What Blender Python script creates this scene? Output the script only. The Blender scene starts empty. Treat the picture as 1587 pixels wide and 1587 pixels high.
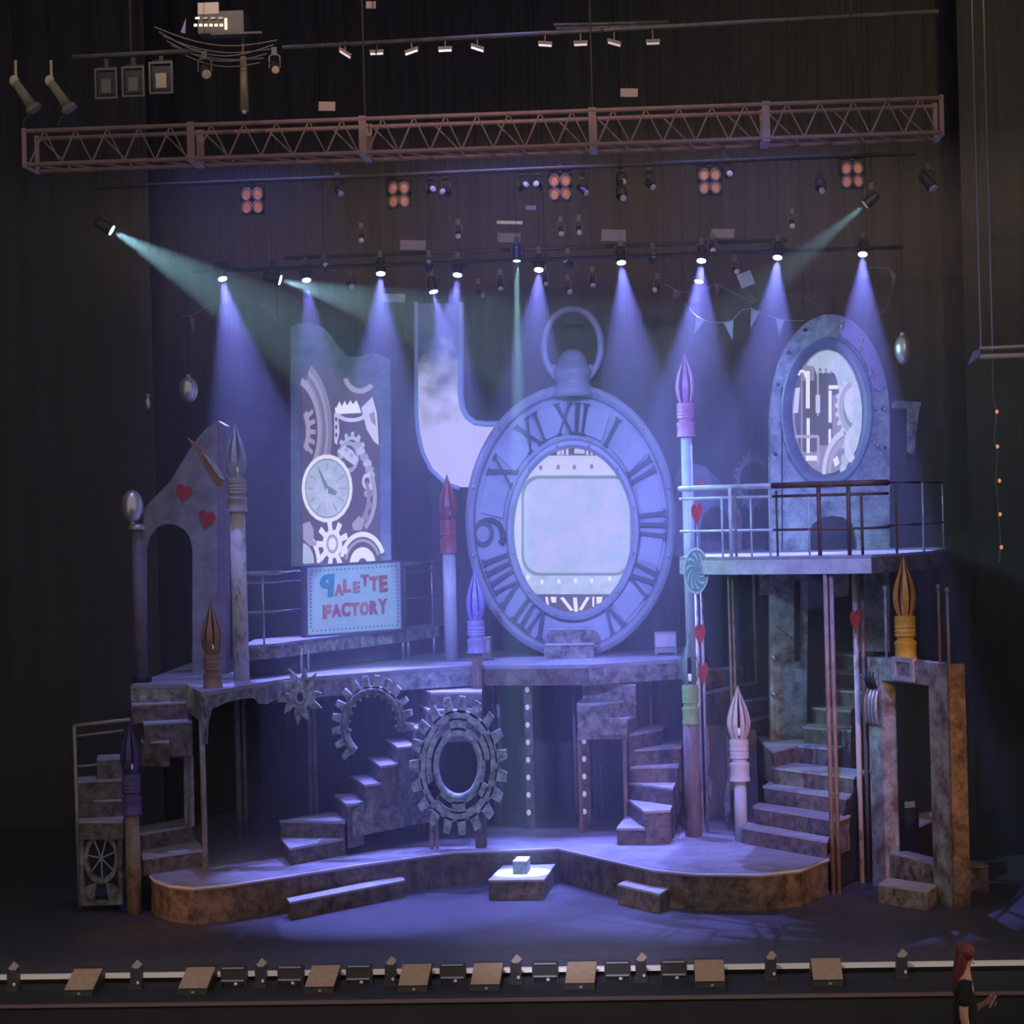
import bpy, math, random
from mathutils import Vector, Matrix, Quaternion
random.seed(7)
PI = math.pi
S = bpy.context.scene
COL = S.collection

# ------------------------------------------------------------------ camera
F = 3565.0                                   # focal length in pixels of the 1587 px frame
CX, CY, CZ = 1.9, -24.0, 4.7
PSI, ROLL = math.radians(3.4), 0.026
sp, cp = math.sin(PSI), math.cos(PSI)
right = Vector((cp, sp, 0)); up = Vector((0, 0, 1)); fwd = Vector((-sp, cp, 0))
cx_ = right * math.cos(ROLL) - up * math.sin(ROLL)
cy_ = right * math.sin(ROLL) + up * math.cos(ROLL)
cam = bpy.data.cameras.new('camera'); camo = bpy.data.objects.new('camera', cam); COL.objects.link(camo)
m = Matrix((cx_, cy_, -fwd)).transposed().to_4x4(); m.translation = (CX, CY, CZ)
camo.matrix_world = m
cam.sensor_width = 36.0; cam.lens = 36.0 * F / 1587.0; cam.clip_end = 200
S.camera = camo

# ------------------------------------------------------------------ world, exposure, large lights
w = bpy.data.worlds.new('world'); S.world = w; w.use_nodes = True
bg = w.node_tree.nodes['Background']
bg.inputs[0].default_value = (1.0, 0.91, 0.95, 1); bg.inputs[1].default_value = 0.30
S.view_settings.view_transform = 'Standard'; S.view_settings.look = 'None'
S.view_settings.exposure = 0.0; S.view_settings.gamma = 1.0; S.view_settings.use_curve_mapping = False
cy = S.cycles
cy.max_bounces = 4; cy.diffuse_bounces = 2; cy.glossy_bounces = 2; cy.transmission_bounces = 2
cy.volume_bounces = 0; cy.transparent_max_bounces = 6
cy.caustics_reflective = False; cy.caustics_refractive = False
cy.use_denoising = True; cy.use_adaptive_sampling = True; cy.adaptive_threshold = 0.02; cy.adaptive_min_samples = 16; cy.sample_clamp_indirect = 3.0; cy.sample_clamp_direct = 0.0

def spot(name, loc, target, color, power, size, blend=0.4, radius=0.1, parent=None):
    l = bpy.data.lights.new(name, 'SPOT'); l.energy = power; l.color = color
    l.spot_size = math.radians(size); l.spot_blend = blend; l.shadow_soft_size = radius
    o = bpy.data.objects.new(name, l); COL.objects.link(o)
    d = Vector(target) - Vector(loc)
    o.rotation_euler = d.to_track_quat('-Z', 'Y').to_euler()
    if parent: o.parent = parent; o.location = Vector(loc) - parent.location
    else: o.location = loc
    return o
VP, CP = 3400.0, 2600.0                       # power of one violet / one cyan rig lamp
# front-of-house washes hung over the audience, behind and above the camera
spot('house_wash', (-3.0, -20, 13.0), (0.4, 8, 4.2), (0.20, 0.26, 1.0), 38000, 14, 0.9, 0.3)
spot('house_wash', (7.0, -20, 13.0), (2.6, 7, 5.0), (0.22, 0.30, 1.0), 25000, 14, 0.9, 0.3)
spot('house_wash', (1.0, -20, 13.0), (1.0, 1.2, 0.0), (0.66, 0.64, 0.92), 26000, 8.0, 1.0, 0.3)
# steep violet washes from the front bridge, just above the frame
for x_, tx, pw in ((-3.2, -2.6, 9000), (0.2, 0.3, 9000), (3.4, 3.2, 5000)):
    spot('violet_wash', (x_, 3.0, 14.6), (tx, 5.3, 0.8), (0.23, 0.25, 1.0), pw * 0.52, 27, 0.9, 0.2)
# violet wash added further out to brighten the stair under the high balcony
spot('violet_wash', (3.0, -7.0, 13.4), (3.5, 5.0, 1.3), (0.23, 0.25, 1.0), 11000, 15, 0.9, 0.2)
# warm low side light from the wings onto the rounded platform ends
spot('wing_light', (-6.8, -6.0, 3.4), (-3.6, 2.8, 0.1), (1.0, 0.42, 0.14), 1100, 13, 0.9, 0.2)
spot('wing_light', (7.6, -6.0, 3.4), (4.3, 3.4, 1.5), (1.0, 0.42, 0.14), 1700, 25, 0.9, 0.2)
# warm house light spilling on the truss and the apron
spot('house_light', (-2.0, -20, 15.0), (0.0, 2.2, 10.6), (1.0, 0.66, 0.56), 12000, 30, 0.9, 0.3).scale = (1, 0.32, 1)
spot('house_light', (0.0, -14, 9.0), (0.0, -0.8, -0.1), (1.0, 0.78, 0.62), 2600, 52, 0.6, 0.3).scale = (1, 0.16, 1)
# warm house light beside the proscenium, catching the haze at the top
spot('house_light', (7.2, -4.0, 11.8), (6.6, 8, 10.5), (1.0, 0.80, 0.42), 1100, 46, 1.0, 0.3)

# ------------------------------------------------------------------ pixel helpers (a pixel gives a direction only)
def ray(px, py):
    u = (px - 793.5) / F; v = (793.5 - py) / F
    u0 = u * math.cos(ROLL) + v * math.sin(ROLL); v0 = -u * math.sin(ROLL) + v * math.cos(ROLL)
    return fwd + right * u0 + up * v0
def onY(px, py, Y):
    d = ray(px, py); t = (Y - CY) / d.y; return Vector((CX + d.x * t, Y, CZ + d.z * t))
def onZ(px, py, z):
    d = ray(px, py); t = (z - CZ) / d.z; return Vector((CX + d.x * t, CY + d.y * t, z))
def ppm(Y): return F / (Y - CY)              # pixels per metre at depth Y
def ell(cx, cy, rx, ry, Y, n=48, a0=0.0, a1=2 * PI):
    k = n if abs(a1 - a0 - 2 * PI) < 1e-6 else n - 1
    return [onY(cx + rx * math.cos(a0 + (a1 - a0) * i / k), cy - ry * math.sin(a0 + (a1 - a0) * i / k), Y) for i in range(n)]
def pol(pts, Y): return [onY(x, y, Y) for x, y in pts]
def stand(pts, Y, z):                        # an outline whose foot rests at height z
    return [Vector((q.x, q.y, max(q.z, z))) for q in pol(pts, Y)]

# ------------------------------------------------------------------ mesh builder
class B:
    def __init__(s): s.v = []; s.f = []
    def add(s, vs, fs):
        n = len(s.v); s.v += [Vector(q) for q in vs]; s.f += [tuple(i + n for i in f) for f in fs]; return s
    def box(s, c, d, rz=0.0, q=None):
        x, y, z = d[0] / 2, d[1] / 2, d[2] / 2
        R = q.to_matrix() if q else Matrix.Rotation(rz, 3, 'Z')
        vs = [Vector(c) + R @ Vector((a * x, b * y, e * z)) for e in (-1, 1) for a, b in ((-1, -1), (1, -1), (1, 1), (-1, 1))]
        return s.add(vs, [(3, 2, 1, 0), (4, 5, 6, 7), (0, 1, 5, 4), (1, 2, 6, 5), (2, 3, 7, 6), (3, 0, 4, 7)])
    def prism(s, pts, vec):
        n = len(pts); vec = Vector(vec)
        return s.add(list(pts) + [Vector(q) + vec for q in pts],
                     [tuple(range(n - 1, -1, -1)), tuple(range(n, 2 * n))] + [(i, (i + 1) % n, n + (i + 1) % n, n + i) for i in range(n)])
    def ring(s, o, i, vec):
        n = len(o); vec = Vector(vec)
        vs = list(o) + list(i) + [Vector(q) + vec for q in o] + [Vector(q) + vec for q in i]; fs = []
        for k in range(n):
            j = (k + 1) % n
            fs += [(k, j, n + j, n + k), (2 * n + k, 3 * n + k, 3 * n + j, 2 * n + j), (k, 2 * n + k, 2 * n + j, j), (n + k, n + j, 3 * n + j, 3 * n + k)]
        return s.add(vs, fs)
    def tube(s, pts, r, n=8, closed=False, sx=1.0):
        pts = [Vector(q) for q in pts]; rings = []; N = len(pts)
        for i, q in enumerate(pts):
            a = pts[(i - 1) % N] if (closed or i > 0) else q
            b = pts[(i + 1) % N] if (closed or i < N - 1) else q
            d = (b - a).normalized()
            e = Vector((0, 1, 0)) if abs(d.y) < 0.9 else Vector((1, 0, 0))
            u = d.cross(e).normalized(); w_ = u.cross(d)
            rr = r[i] if isinstance(r, (list, tuple)) else r
            ring = []
            for k in range(n):
                o = (u * math.cos(2 * PI * k / n) + w_ * math.sin(2 * PI * k / n)) * rr
                o.x *= sx; ring.append(q + o)
            rings.append(ring)
        vs = [q for rg in rings for q in rg]; fs = []
        for i in range(N if closed else N - 1):
            for k in range(n):
                a, b = i * n + k, i * n + (k + 1) % n; j = ((i + 1) % N) * n
                fs.append((a, b, j + (k + 1) % n, j + k))
        if not closed: fs += [tuple(range(n - 1, -1, -1)), tuple((N - 1) * n + k for k in range(n))]
        return s.add(vs, fs)
    def cyl(s, p0, p1, r0, r1=None, n=12): return s.tube([p0, p1], [r0, r0 if r1 is None else r1], n)
    def lathe(s, prof, c, n=20, sx=1.0, sy=1.0, rot=None):
        c = Vector(c); vs = []; fs = []; m_ = len(prof)
        for r, z in prof:
            for k in range(n):
                q = Vector((r * sx * math.cos(2 * PI * k / n), r * sy * math.sin(2 * PI * k / n), z))
                vs.append(c + (rot @ q if rot else q))
        for i in range(m_ - 1):
            for k in range(n): fs.append((i * n + k, i * n + (k + 1) % n, (i + 1) * n + (k + 1) % n, (i + 1) * n + k))
        fs += [tuple(range(n - 1, -1, -1)), tuple((m_ - 1) * n + k for k in range(n))]
        return s.add(vs, fs)
    def ball(s, c, rx, ry, rz, n=16):
        prof = [(max(1e-4, math.sin(PI * i / n)), -math.cos(PI * i / n)) for i in range(n + 1)]
        vs = []; fs = []
        for r, z in prof:
            for k in range(n): vs.append(Vector(c) + Vector((r * rx * math.cos(2 * PI * k / n), r * ry * math.sin(2 * PI * k / n), z * rz)))
        for i in range(n):
            for k in range(n): fs.append((i * n + k, i * n + (k + 1) % n, (i + 1) * n + (k + 1) % n, (i + 1) * n + k))
        return s.add(vs, fs)

def T(name, label, cat, loc, group=None):
    o = bpy.data.objects.new(name, None); COL.objects.link(o); o.location = loc; o.empty_display_size = 0.1
    o['label'] = label; o['category'] = cat
    if group: o['group'] = group
    return o
def rootloc(p):
    l = Vector((0, 0, 0))
    while p: l += p.location; p = p.parent
    return l
def mk(name, b, mat, parent=None, smooth=False, label=None, cat=None, group=None, kind=None, piv=None):
    if parent: org = rootloc(parent)
    elif piv is not None: org = Vector(piv)
    else:
        xs = [q.x for q in b.v]; ys = [q.y for q in b.v]; zs = [q.z for q in b.v]
        org = Vector(((min(xs) + max(xs)) / 2, (min(ys) + max(ys)) / 2, min(zs)))
    me = bpy.data.meshes.new(name)
    me.from_pydata([tuple(q - org) for q in b.v], [], b.f); me.validate()
    import bmesh
    bm = bmesh.new(); bm.from_mesh(me); bmesh.ops.recalc_face_normals(bm, faces=bm.faces); bm.to_mesh(me); bm.free()
    if smooth: me.shade_smooth() if smooth is True else me.shade_auto_smooth(angle=smooth) if hasattr(me, 'shade_auto_smooth') else me.shade_smooth()
    if mat: me.materials.append(mat)
    o = bpy.data.objects.new(name, me); COL.objects.link(o)
    if parent: o.parent = parent
    else: o.location = org
    if label: o['label'] = label
    if cat: o['category'] = cat
    if group: o['group'] = group
    if kind: o['kind'] = kind
    return o
def sharp(o, ang=35):
    """smooth shading with hard edges kept hard"""
    me = o.data; me.shade_smooth()
    import bmesh
    bm = bmesh.new(); bm.from_mesh(me); a = math.radians(ang)
    for e in bm.edges:
        e.smooth = len(e.link_faces) == 2 and e.calc_face_angle(0) < a
    bm.to_mesh(me); bm.free(); return o

# ------------------------------------------------------------------ materials (procedural)
MATS = {}
def mat(name, c1, c2=None, scale=5.0, rough=0.6, metal=0.0, bump=0.0, lo=0.35, hi=0.65, emis=None, es=0.0, spec=0.5, stretch=None, detail=6):
    if name in MATS: return MATS[name]
    mt = bpy.data.materials.new(name); mt.use_nodes = True; nt = mt.node_tree; bs = nt.nodes['Principled BSDF']
    bs.inputs['Roughness'].default_value = rough; bs.inputs['Metallic'].default_value = metal
    bs.inputs['Specular IOR Level'].default_value = spec
    bs.inputs['Base Color'].default_value = (*c1, 1)
    if c2 is not None or bump:
        tc = nt.nodes.new('ShaderNodeTexCoord'); mp = nt.nodes.new('ShaderNodeMapping')
        if stretch: mp.inputs['Scale'].default_value = stretch
        nz = nt.nodes.new('ShaderNodeTexNoise'); nz.inputs['Scale'].default_value = scale; nz.inputs['Detail'].default_value = detail
        nz.inputs['Roughness'].default_value = 0.74
        nt.links.new(tc.outputs['Object'], mp.inputs[0]); nt.links.new(mp.outputs[0], nz.inputs['Vector'])
        if c2 is not None:
            r = nt.nodes.new('ShaderNodeValToRGB'); r.color_ramp.elements[0].position = lo; r.color_ramp.elements[1].position = hi
            r.color_ramp.elements[0].color = (*c2, 1); r.color_ramp.elements[1].color = (*c1, 1)
            nt.links.new(nz.outputs['Fac'], r.inputs[0])
            if emis == 'tex': bs.inputs['Base Color'].default_value = (0.02, 0.02, 0.02, 1)
            else: nt.links.new(r.outputs[0], bs.inputs['Base Color'])
            if emis == 'tex':
                nt.links.new(r.outputs[0], bs.inputs['Emission Color']); bs.inputs['Emission Strength'].default_value = es
        if bump:
            b = nt.nodes.new('ShaderNodeBump'); b.inputs['Strength'].default_value = bump; b.inputs['Distance'].default_value = 0.03
            nt.links.new(nz.outputs['Fac'], b.inputs['Height']); nt.links.new(b.outputs[0], bs.inputs['Normal'])
    if emis is not None and emis != 'tex':
        bs.inputs['Emission Color'].default_value = (*emis, 1); bs.inputs['Emission Strength'].default_value = es
    MATS[name] = mt; return mt
def glow(name, c, s, c2=None, scale=8, lo=0.4, hi=0.6, detail=4, stretch=None):
    """screen surface: gives off its own light"""
    if c2 is None: return mat(name, (0.02, 0.02, 0.02), rough=0.5, emis=c, es=s)
    mt = mat(name, c, c2, scale=scale, lo=lo, hi=hi, emis='tex', es=s, detail=detail, stretch=stretch, rough=0.5)
    return mt
black = mat('black_paint', (0.018, 0.018, 0.02), (0.010, 0.010, 0.011), 3, 0.7)
drape = mat('black_velour', (0.115, 0.108, 0.106), (0.085, 0.080, 0.078), 2, 0.95, stretch=(6, 6, 0.3), spec=0.1)
stagefloor = mat('stage_vinyl', (0.085, 0.082, 0.095), (0.050, 0.048, 0.058), 3.5, 0.45, bump=0.05, lo=0.3, hi=0.7)
decktop = mat('deck_paint', (0.34, 0.33, 0.36), (0.22, 0.21, 0.24), 4, 0.6, bump=0.05)
rust = mat('rusted_fascia', (0.27, 0.20, 0.16), (0.05, 0.032, 0.025), 6, 0.7, bump=0.3, lo=0.36, hi=0.64, detail=9)
patina = mat('patina_metal', (0.46, 0.49, 0.47), (0.09, 0.10, 0.10), 6, 0.6, bump=0.3, lo=0.38, hi=0.62, detail=9)
patina_brown = mat('patina_brown', (0.36, 0.35, 0.32), (0.07, 0.05, 0.04), 7, 0.65, bump=0.3, lo=0.38, hi=0.62, detail=9)
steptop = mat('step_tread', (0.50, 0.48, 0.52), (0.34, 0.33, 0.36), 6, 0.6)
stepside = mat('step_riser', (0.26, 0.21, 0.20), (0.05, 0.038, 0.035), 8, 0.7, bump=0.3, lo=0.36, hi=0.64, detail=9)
clockface = mat('clock_paint', (0.36, 0.37, 0.42), (0.27, 0.28, 0.33), 2.5, 0.42, bump=0.03)
clockdark = mat('clock_numeral', (0.055, 0.055, 0.075), (0.04, 0.04, 0.055), 4, 0.5)  # darker paint stands in for shade on the raised numerals
steel = mat('bare_steel', (0.55, 0.55, 0.56), (0.35, 0.35, 0.36), 8, 0.35, 0.6)
rustpole = mat('rusted_pole', (0.40, 0.30, 0.24), (0.15, 0.09, 0.06), 7, 0.6, bump=0.15, stretch=(1, 1, 0.4))
whitepole = mat('chipped_white_pole', (0.62, 0.62, 0.60), (0.20, 0.17, 0.15), 7, 0.55, bump=0.15, stretch=(1, 1, 0.35), lo=0.36, hi=0.5)
redheart = mat('red_heart', (0.55, 0.03, 0.03), (0.40, 0.02, 0.02), 6, 0.5)
chrome = mat('mirror_chrome', (0.75, 0.70, 0.67), rough=0.30, metal=0.75)
trussm = mat('truss_warm_lit', (0.34, 0.20, 0.18), (0.24, 0.14, 0.13), 6, 0.5)  # pinkish brown holds the warm house light on the truss
darkflat = mat('dark_scenic_flat', (0.10, 0.10, 0.12), (0.05, 0.05, 0.06), 3, 0.8)
bulbm = mat('white_bulb', (0.8, 0.8, 0.85), rough=0.25, emis=(0.75, 0.75, 1.0), es=0.35)

wireblk = mat('matt_black_wire', (0.004, 0.004, 0.004), rough=1.0, spec=0.0)

# ------------------------------------------------------------------ structure: floor, walls, drapes
b = B().prism([Vector(q) for q in ((-9, -0.42, 0), (9, -0.42, 0), (9, 15, 0), (-9, 15, 0))], (0, 0, -0.3))
mk('floor', b, stagefloor, kind='structure', label='dark stage floor in front of and under the set')
b = B().box((0, -0.47, 0.008), (18, 0.07, 0.044))
mk('trim_1', b, mat('white_edge_strip', (0.92, 0.88, 0.86), rough=0.4), kind='structure', label='thin pale strip along the stage edge')
b = B().prism([Vector(q) for q in ((-9, -1.5, -0.06), (9, -1.5, -0.06), (9, -0.42, -0.06), (-9, -0.42, -0.06))], (0, 0, -0.8))
mk('apron', b, black, kind='structure', label='black ledge of the apron below the stage edge')
b = B().box((0, -1.52, -0.075), (18, 0.04, 0.03))
mk('trim_2', b, mat('ledge_trim', (0.16, 0.10, 0.09), rough=0.5), kind='structure', label='dull brown edging of the apron ledge')
b = B().prism([Vector(q) for q in ((-9, -26, -0.80), (9, -26, -0.80), (9, -1.5, -0.80), (-9, -1.5, -0.80))], (0, 0, -0.1))
mk('floor', b, black, kind='structure', label='dark auditorium floor below the apron')
def curtain(x0, x1, y0, y1, z0, z1, amp=0.05, wl=0.34, th=0.03):
    L = math.hypot(x1 - x0, y1 - y0); n = max(8, int(L / wl * 8)); nx, ny = -(y1 - y0) / L, (x1 - x0) / L
    vs = []; fs = []
    for i in range(n + 1):
        t = i / n; a = amp * math.sin(t * L / wl * 2 * PI + 0.7 * math.sin(t * L * 1.7)) 
        x = x0 + (x1 - x0) * t + nx * a; y = y0 + (y1 - y0) * t + ny * a
        for z in (z0, z1): vs += [(x, y, z), (x + nx * th, y + ny * th, z)]
    for i in range(n):
        k = i * 4; j = k + 4
        fs += [(k, j, j + 2, k + 2), (k + 1, k + 3, j + 3, j + 1), (k, k + 1, j + 1, j), (k + 2, j + 2, j + 3, k + 3)]
    fs += [(0, 2, 3, 1), (4 * n, 4 * n + 1, 4 * n + 3, 4 * n + 2)]
    return B().add(vs, fs)
o = mk('wall_back', curtain(-8.5, 8.5, 13.2, 13.2, 0, 14.05, 0.03, 0.5), drape, kind='structure', label='tall black drape across the back of the stage')
mk('wall_left', curtain(-8.4, -8.4, 0.3, 13.2, 0, 14.05), drape, kind='structure')
mk('wall_right', curtain(8.4, 8.4, 0.3, 13.2, 0, 14.05), drape, kind='structure')
mk('stage_curtain', curtain(-8.3, -5.7, 11.0, 11.2, 0.0, 14.0, 0.022, 0.5), drape, label='black side drape hanging left of the arched playing-card flat', cat='curtain')
mk('stage_curtain', curtain(6.75, 8.3, 11.2, 11.0, 0.0, 14.0, 0.022, 0.5), drape, label='black side drape hanging beside the plain metal doorway', cat='curtain')
mk('stage_curtain', curtain(-4.4, 2.3, 8.9, 8.9, 0.43, 2.63, 0.05, 0.4), drape, label='black drape closing off the space beneath the long deck', cat='curtain')
mk('stage_curtain', curtain(2.5, 6.6, 10.2, 10.2, 0.0, 4.2, 0.03, 0.4), drape, label='low black drape behind the side stair and tower foot', cat='curtain')
mk('ceiling', B().box((0, 9.0, 14.12), (17, 9.2, 0.1)), black, kind='structure')

# ------------------------------------------------------------------ platform and decks
PZ, DZ, UZ = 0.44, 2.67, 4.077
front = [(233, 1356), (240, 1363), (262, 1371), (300, 1375), (360, 1369), (440, 1357), (560, 1338), (702, 1319), (820, 1315), (866, 1313), (929, 1328), (1011, 1346), (1077, 1353), (1180, 1354), (1240, 1347), (1283, 1330)]
fp = [onZ(x, y, PZ) for x, y in front]
t = T('stage_platform', 'low grey platform with curved rusty front carrying the whole set', 'platform', (0, 5, 0))
back = [Vector((4.1, 4.3, PZ)), Vector((4.3, 9.0, PZ)), Vector((-4.5, 9.0, PZ)), Vector((-4.5, 4.0, PZ))]
mk('platform_top', B().prism(fp + back, (0, 0, -0.05)), decktop, t)
for i in range(len(fp) - 1):
    a, c = fp[i], fp[i + 1]
    b = B().prism([a + Vector((0, 0.02, -0.05)), c + Vector((0, 0.02, -0.05)), c + Vector((0, 0.12, -0.05)), a + Vector((0, 0.12, -0.05))], (0, 0, -PZ + 0.05))
    mk('fascia_panel', b, rust, t)
mk('nosing', B().tube([q + Vector((0, -0.005, -0.02)) for q in fp], 0.018, 6), mat('pale_nosing', (0.6, 0.55, 0.62), rough=0.5), t, label='pale rounded nosing strip')

t = T('long_deck', 'long raised deck with rusty fascia running below the giant clock', 'deck', (0, 7, DZ - 0.25))
dk = [(202, 1062), (288, 1060), (311, 1073), (345, 1068), (440, 1052), (545, 1044), (650, 1036), (740, 1031), (820, 1031), (912, 1030), (1060, 1021)]
dp = [onZ(x, y, DZ) for x, y in dk]
mk('deck_top', B().prism(dp + [Vector((2.6, 9.6, DZ)), Vector((-4.7, 9.6, DZ))], (0, 0, -0.05)), decktop, t)
dfm = [patina, patina_brown, patina_brown, patina_brown, patina_brown, patina, patina, rust, rust, patina_brown]
for i in range(len(dp) - 1):
    a, c = dp[i], dp[i + 1]; h = 0.30 if i < 2 else 0.22
    if i == 2 or i == 3: continue
    mk('fascia_panel', B().prism([a + Vector((0, 0.01, -0.05)), c + Vector((0, 0.01, -0.05)), c + Vector((0, 0.08, -0.05)), a + Vector((0, 0.08, -0.05))], (0, 0, -h)), dfm[i], t)
# scalloped bracket of the left corner
def lerp(a, c, s): return a + (c - a) * s
a, c = dp[2], dp[4]
prof = [(0, 0.62), (0.05, 0.62), (0.07, 0.36), (0.12, 0.22), (0.3, 0.17), (0.5, 0.16), (0.62, 0.18), (0.68, 0.26), (0.78, 0.28), (0.9, 0.24), (1.0, 0.27)]
pts = [lerp(a, c, s) + Vector((0, 0.0, -0.05)) for s in (0, 1)]
pts = [pts[0], pts[1]] + [lerp(a, c, s) + Vector((0, 0.0, -d)) for s, d in reversed(prof)]
mk('corner_bracket', B().prism(pts, (0, 0.07, 0)), patina_brown, t, label='scalloped rusty corner bracket')
# thin posts carrying the deck
deckpost = mat('grey_scaffold', (0.42, 0.38, 0.38), (0.2, 0.17, 0.16), 8, 0.5)
lb_ = ['slender post at the scalloped deck corner below the brown brush', 'thick dim post standing in the dark beneath the pale blue brush', 'thin dim post close to the thick one beneath the pale blue brush', 'thin post running down from the flower cog', 'thin post paired beside the one under the flower cog', 'thin post between the large gear and the bulb doorway', 'second thin post between the large gear and the bulb doorway', 'faint post inside the bulb doorway opening', 'faint post just past the far jamb of the bulb doorway', 'faint post under the winding stair landing', 'faint post in the dark gap above the winding stair', 'short post under the corner stair landing']
for i, (px, y0, y1, Y, r) in enumerate([(315, 1085, 1338, 3.45, 0.035), (369, 1060, 1310, 6.4, 0.04), (379, 1060, 1300, 6.6, 0.03), (481, 1115, 1260, 6.5, 0.03), (489, 1115, 1260, 6.5, 0.03), (766, 1058, 1275, 7.4, 0.03), (774, 1058, 1275, 7.4, 0.03), (891, 1060, 1275, 7.6, 0.02), (921, 1060, 1275, 7.6, 0.02), (931, 1060, 1275, 7.6, 0.02), (1010, 1040, 1275, 7.8, 0.02), (290, 1177, 1275, 4.5, 0.03)]):
    q = onY(px, (y0 + y1) / 2, Y)
    mk('deck_post', B().cyl((q.x, Y, .86 if i == 11 else PZ), (q.x, Y, 1.86 if i == 11 else DZ - 0.05), r, n=10), deckpost, label=lb_[i], cat='post', group='scaffold posts under the long deck', smooth=True)

t = T('upper_deck', 'high balcony deck crossing in front of the arched tower', 'balcony', (4, 6, UZ - 0.22))
ud = [(1053, 863), (1130, 863), (1207, 862), (1290, 861), (1350, 860), (1400, 857), (1440, 854), (1466, 850)]
upn = [onZ(x, y, UZ) for x, y in ud]
YT = 7.35                                     # front plane of the arched tower; the deck ends against it
tl_, tr_ = onY(1194, 860, YT).x, onY(1379, 860, YT).x
mk('deck_top', B().prism(upn + [Vector((5.8, 8.4, UZ)), Vector((tr_, 8.4, UZ)), Vector((tr_, YT + .01, UZ)), Vector((tl_, YT + .01, UZ)), Vector((tl_, 9.45, UZ)), Vector((2.85, 9.45, UZ)), Vector((2.56, 6.6, UZ))], (0, 0, -0.04)), decktop, t)
bluegrey = mat('pale_patina', (0.55, 0.56, 0.53), (0.36, 0.36, 0.34), 4, 0.5, bump=0.1)
umat = [bluegrey, bluegrey, bluegrey, bluegrey, rust, rust, rust]
for i in range(len(upn) - 1):
    a, c = upn[i], upn[i + 1]
    mk('fascia_panel', B().prism([a + Vector((0, 0.0, -0.03)), c + Vector((0, 0.0, -0.03)), c + Vector((0, 0.07, -0.03)), a + Vector((0, 0.07, -0.03))], (0, 0, -0.19)), umat[i], t)
# railing of the upper deck
rl = T('balcony_railing', 'pipe railing of the high balcony, tinted as lit pale at one end and rusted at the other', 'railing', upn[2])
def udY(px):
    for i in range(len(ud) - 1):
        if ud[i][0] <= px <= ud[i + 1][0]:
            s = (px - ud[i][0]) / (ud[i + 1][0] - ud[i][0]); return lerp(upn[i], upn[i + 1], s) + Vector((0, 0.07, 0))
    return upn[-1] + Vector((0, 0.07, 0))
litrail = mat('lit_pale_rail', (0.62, 0.66, 0.66), (0.42, 0.45, 0.45), 6, 0.45)  # pale colour carries the blue-white light falling on the rail
redrail = mat('rust_rail', (0.17, 0.075, 0.055), (0.08, 0.04, 0.03), 6, 0.6)
def rail(pxs, h, r, mt, name='rail'):
    mk(name, B().tube([udY(x) + Vector((0, 0, h)) for x in pxs], r, 8), mt, rl, smooth=True)
lx = [1056, 1100, 1150, 1200]; rx = [1200, 1250, 1300, 1350, 1379]
rail(lx, 0.86, 0.035, litrail, 'handrail'); rail(rx, 0.86, 0.038, redrail, 'handrail')
for h, r in ((0.73, 0.018), (0.32, 0.016)):
    rail(lx, h, r, litrail); rail(rx, h, r, redrail)
rail([1379, 1420, 1464], 0.86, 0.014, black); rail([1379, 1420, 1464], 0.34, 0.014, black)
for px, r, mt, hh in [(1073, .013, litrail, .74), (1121, .013, litrail, .74), (1134, .022, litrail, .86), (1142, .016, rustpole, .86), (1166, .013, litrail, .74), (1195, .014, litrail, .86), (1206, .014, redrail, .80), (1256, .013, litrail, .74), (1272, .026, redrail, .86), (1318, .026, redrail, .86), (1338, .018, redrail, .74), (1391, .016, redrail, .86), (1433, .014, steel, .86), (1464, .010, steel, .86)]:
    q = udY(px); mk('baluster', B().cyl(q, q + Vector((0, 0, hh)), r, n=8), mt, rl, smooth=True)
# paired posts under the high balcony
def post(px, ymid, Y, z0, r, mt, label):
    q = onY(px, ymid, Y)
    mk('balcony_post', B().cyl((q.x, Y, z0), (q.x, Y, UZ - .03), r, n=10), mt, label=label, cat='post', smooth=True)
    return q
yF = upn[3].y + .10                           # just behind the balcony fascia, in front of the wide stair
t3 = onZ(1167, 1060, 2.16)                    # on the third tread of the side stair
for px, ym, Y, z0, r, mt, lb in [(1084, 1105, 6.25, PZ, .026, whitepole, 'chipped pale post rising behind the round swirl lollipop sign'),
      (1092, 1105, 6.28, PZ, .020, whitepole, 'thinner chipped post behind the red hearts and green brush'),
      (1132, 1000, 6.2, PZ, .018, rustpole, 'rusty thin post rising behind the white cage brush'),
      (1138, 1000, 6.2, PZ, .018, rustpole, 'second rusty thin post behind the white cage brush'),
      (1170, 975, t3.y + .14, 2.15, .022, whitepole, 'pale post standing on the dark side stair'),
      (1284, 1095, yF, 0, .028, rustpole, 'brown post rising past the foot of the wide stair'),
      (1293, 1095, yF, 0, .028, rustpole, 'brown post paired with another past the wide stair foot'),
      (1328, 1050, 4.70, 0, .034, whitepole, 'chipped white post under the heart beside the wide stair'),
      (1339, 1050, 4.72, 0, .026, rustpole, 'dark rusty post next to the chipped white post with a heart')]:
    post(px, ym, Y, z0, r, mt, lb)

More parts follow.
